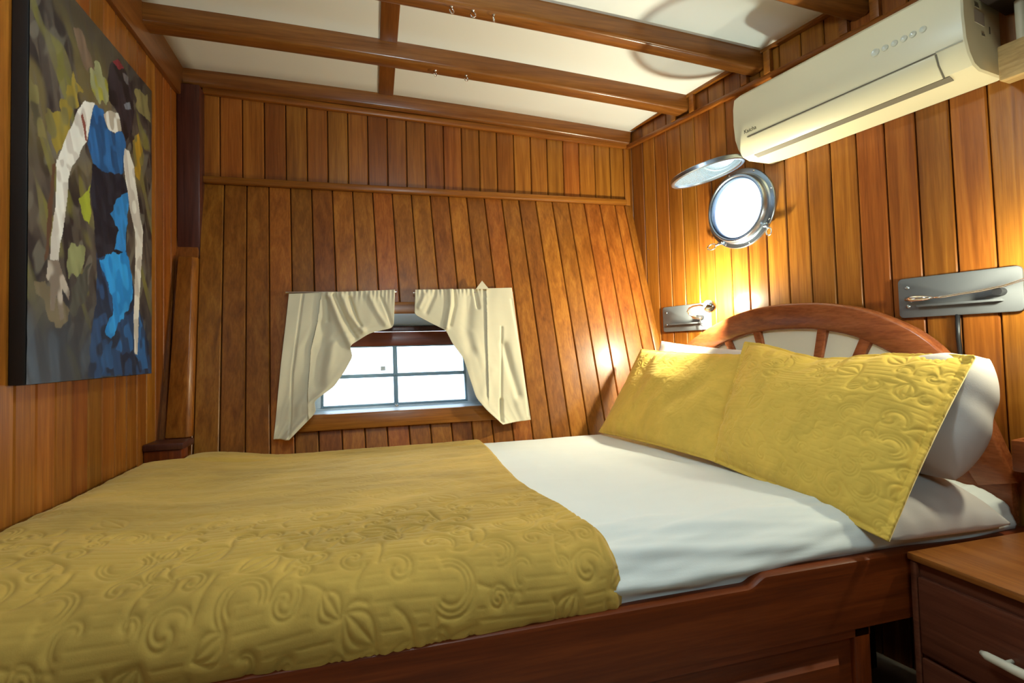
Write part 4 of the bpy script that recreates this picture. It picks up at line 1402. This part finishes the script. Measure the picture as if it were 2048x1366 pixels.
# skin
SK = srgb(222, 220, 214); SK2 = srgb(192, 186, 180)
paint([(352, 388), (372, 378), (404, 385), (414, 446), (392, 456), (368, 442), (358, 412)], srgb(176, 166, 152), 0.002, 19, 0.1, SK)
paint([(288, 342), (322, 350), (304, 430), (298, 470), (275, 520), (245, 572), (232, 600), (215, 560), (192, 560), (215, 490), (245, 430), (266, 370)], SK, 0.003, 20, 0.08, SK2)
paint([(192, 545), (215, 545), (236, 590), (226, 700), (212, 790), (198, 862), (196, 895), (168, 890), (174, 800), (190, 690)], SK, 0.002, 21, 0.08, SK2)
paint([(162, 890), (196, 888), (212, 930), (236, 995), (232, 1026), (212, 985), (216, 1085), (204, 1094), (192, 1010), (184, 1060), (170, 1060), (172, 970), (156, 945)], srgb(176, 166, 156), 0.002, 22, 0.1, srgb(120, 108, 98))
paint([(424, 505), (440, 516), (456, 570), (468, 660), (478, 740), (488, 790), (482, 900), (474, 1050), (468, 1210), (458, 1205), (456, 1060), (461, 900), (460, 790), (442, 710), (428, 610), (420, 545)], SK, 0.002, 23, 0.08, SK2)
paint([(280, 385), (290, 420), (296, 480), (290, 480), (282, 430), (274, 395)], srgb(128, 70, 62), 0.002, 24, 0.1)
# hair and flower
paint([(374, 218), (404, 198), (432, 250), (450, 312), (458, 380), (450, 448), (430, 484), (416, 440), (404, 388), (372, 345), (368, 270)], srgb(24, 22, 28), 0.003, 25, 0.2, srgb(44, 38, 46))
paint([(418, 250), (436, 262), (440, 292), (424, 280)], srgb(96, 92, 96), 0.004, 26, 0.2)
paint([(420, 350), (444, 346), (446, 372), (426, 374)], srgb(112, 116, 128), 0.005, 27, 0.2)
paint([(384, 212), (402, 200), (422, 232), (408, 240)], srgb(120, 36, 46), 0.002, 28, 0.15)
C = np.clip(C, 0, 1)
cols = np.concatenate([C, np.ones((NV, NU, 1))], -1).reshape(-1, 4)
# thick brush relief
relf = 0.0010 * st2 + 0.0006 * st1
Pp = np.stack([PX + relf, Yg, Zg], -1)
m, nt, b = new_mat('oil paint')
at = node(nt, 'ShaderNodeVertexColor'); at.layer_name = 'paint'
nt.links.new(at.outputs['Color'], b.inputs['Base Color'])
b.inputs['Roughness'].default_value = 0.42
fast_grid('canvas', Pp, m, pt, None, cols)

# ------------------------------------------------------------------ nightstand
ns = empty('nightstand')
tag(ns, 'dark wooden nightstand with drawers beside the bed', 'nightstand')
NX = 1.105
def ns_x1(y): return xwall(y) - 0.004
mb = MB(); mb.hexa([(NX + 0.010, 0.30, ZFLOOR), (ns_x1(0.30), 0.30, ZFLOOR), (ns_x1(0.855), 0.855, ZFLOOR), (NX + 0.010, 0.855, ZFLOOR)],
                   [(NX + 0.010, 0.30, -0.472), (ns_x1(0.30), 0.30, -0.472), (ns_x1(0.855), 0.855, -0.472), (NX + 0.010, 0.855, -0.472)])
mb.build('carcass', M_NS, ns)
mb = MB(); mb.hexa([(NX - 0.004, 0.29, -0.472), (ns_x1(0.29), 0.29, -0.472), (ns_x1(0.862), 0.862, -0.472), (NX - 0.004, 0.862, -0.472)],
                   [(NX - 0.004, 0.29, -0.456), (ns_x1(0.29), 0.29, -0.456), (ns_x1(0.862), 0.862, -0.456), (NX - 0.004, 0.862, -0.456)])
mb.build('top_board', M_NSTOP, ns, bevel=0.004)
for zt, zb in ((-0.502, -0.660), (-0.668, -0.826)):
    dr = empty('drawer'); dr.parent = ns
    mb = MB()
    mb.box(NX - 0.002, NX + 0.012, 0.33, 0.843, zb, zt)
    mb.build('drawer_front', M_NS, dr, bevel=0.004)
    zm = (zt + zb) / 2
    mb = MB(); mb.tube([(NX - 0.022, 0.716, zm - 0.004), (NX - 0.025, 0.705, zm - 0.004), (NX - 0.027, 0.66, zm - 0.004), (NX - 0.027, 0.56, zm - 0.004), (NX - 0.025, 0.49, zm - 0.004), (NX - 0.022, 0.48, zm - 0.004)], [0.004, 0.0075, 0.0085, 0.0085, 0.0075, 0.004], 12)
    mb.build('handle', M_HANDLE, dr, smooth=True)
    for yy in (0.68, 0.515):
        mb = MB(); mb.tube([(NX - 0.024, yy, zm - 0.004), (NX, yy, zm - 0.004)], 0.004, 8)
        mb.build('handle_stud', M_HANDLE, dr, smooth=True)
mb = MB(); mb.box(NX - 0.001, NX + 0.014, 0.845, 0.858, ZFLOOR, -0.473)
mb.build('corner_stile', M_NS, ns, bevel=0.003)

# small wall shelf tray at the right edge
tr = empty('wall_shelf')
tag(tr, 'small red-brown wooden tray shelf on the wall above the nightstand', 'shelf')
mb = MB(); mb.wbox(1.440, 1.90, 0.001, 0.095, -0.312, -0.302)
mb.build('shelf_board', M_TRAY, tr, bevel=0.003)
mb = MB(); mb.wbox(1.440, 1.90, 0.085, 0.097, -0.318, -0.244)
mb.build('shelf_lip', M_TRAY, tr, bevel=0.004)
mb = MB(); mb.wbox(1.440, 1.452, 0.001, 0.086, -0.318, -0.244)
mb.build('shelf_end', M_TRAY, tr, bevel=0.004)

# ------------------------------------------------------------------ cup hooks under the beams
def hook(x, y, z, label, rot=0.0):
    pts = [(0, 0, 0.02), (0, 0, 0.0), (0.004, 0, -0.004), (0.009, 0, -0.010), (0.008, 0, -0.017), (0.001, 0, -0.021), (-0.006, 0, -0.018), (-0.009, 0, -0.011)]
    q = [(x + a * math.cos(rot), y + a * math.sin(rot), z + c_) for a, _, c_ in pts]
    t = empty('cup_hook')
    mb = MB(); mb.tube(q, 0.0021, 8)
    mb.build('hook_wire', M_CHROME, t, smooth=True)
    mb = MB(); mb.lathe((x, y, z + 0.001), (0, 0, -1), [(0.0065, 0.0), (0.006, 0.002), (0.002, 0.004)], 12)
    mb.build('hook_collar', M_CHROME, t, smooth=True)
    tag(t, label, 'hook', 'cup hooks under the beams')
yb3 = (BEAMS[2][0] + BEAMS[2][1]) / 2 - 0.012
yb2 = (BEAMS[1][0] + BEAMS[1][1]) / 2
for x, nm, rt in ((0.258, 'leftmost of three small hooks under the nearer beam', 0.6), (0.326, 'middle one of three small hooks under the nearer beam', 0.1), (0.393, 'rightmost of three small hooks under the nearer beam', 1.1)):
    hook(x, yb3, zc(x, yb3) - 0.085, nm, rt)
for x, nm, rt in ((0.251, 'left one of two small hooks under the middle beam', 0.9), (0.370, 'right one of two small hooks under the middle beam', 0.5)):
    hook(x, yb2, zc(x, yb2) - 0.085, nm, rt)

# ------------------------------------------------------------------ pendant inferred from cast shadows, and an added fill hatch
gl = empty('pendant_lamp')
tag(gl, 'opal globe pendant lamp hanging from the deckhead opposite the window', 'lamp')
gx, gy, gz = LAMP_MAIN['pos']
mb = MB(); mb.tube([(gx, gy, gz + 0.06), (gx, gy, zc(gx, gy) - 0.004)], 0.004, 8)
mb.build('cord', M_BLACK, gl, smooth=True)
mb = MB(); mb.lathe((gx, gy, zc(gx, gy) - 0.006), (0, 0, -1), [(0.001, 0.0), (0.045, 0.0), (0.042, 0.014), (0.006, 0.02)], 24)
mb.build('ceiling_rose', M_STEEL, gl, auto=math.radians(40))
mb = MB(); mb.lathe((gx, gy, gz), (0, 0, 1), [(0.055 * math.sin(a), -0.055 * math.cos(a)) for a in np.linspace(0.02, math.pi - 0.02, 16)], 24)
glob = mb.build('globe', M_GLOBE, gl, smooth=True)
# area light added for fill, in an added hatch frame out of view
hx, hy = 0.25, -0.85
ht = empty('added_hatch')
tag(ht, 'square hatch frame added around an unseen fill light in the deckhead', 'hatch')
for (xa, xb, ya, yb_) in ((hx - 0.36, hx + 0.36, hy - 0.36, hy - 0.32), (hx - 0.36, hx + 0.36, hy + 0.32, hy + 0.36), (hx - 0.36, hx - 0.32, hy - 0.32, hy + 0.32), (hx + 0.32, hx + 0.36, hy - 0.32, hy + 0.32)):
    mb = MB(); mb.box(xa, xb, ya, yb_, 1.03, 1.15)
    mb.build('added_coaming', M_BEAMY, ht, bevel=0.003)
la = bpy.data.lights.new('hatch_fill_light', 'AREA')
la.shape = 'SQUARE'; la.size = 0.62; la.energy = LAMP_FILL['power']; la.color = LAMP_FILL['color']
lo = bpy.data.objects.new('hatch_fill_light', la); COL.objects.link(lo); lo.parent = ht
lo.location = (hx, hy, 1.06 + H)

for o in list(bpy.data.objects):
    if '_loc' in o: del o['_loc']
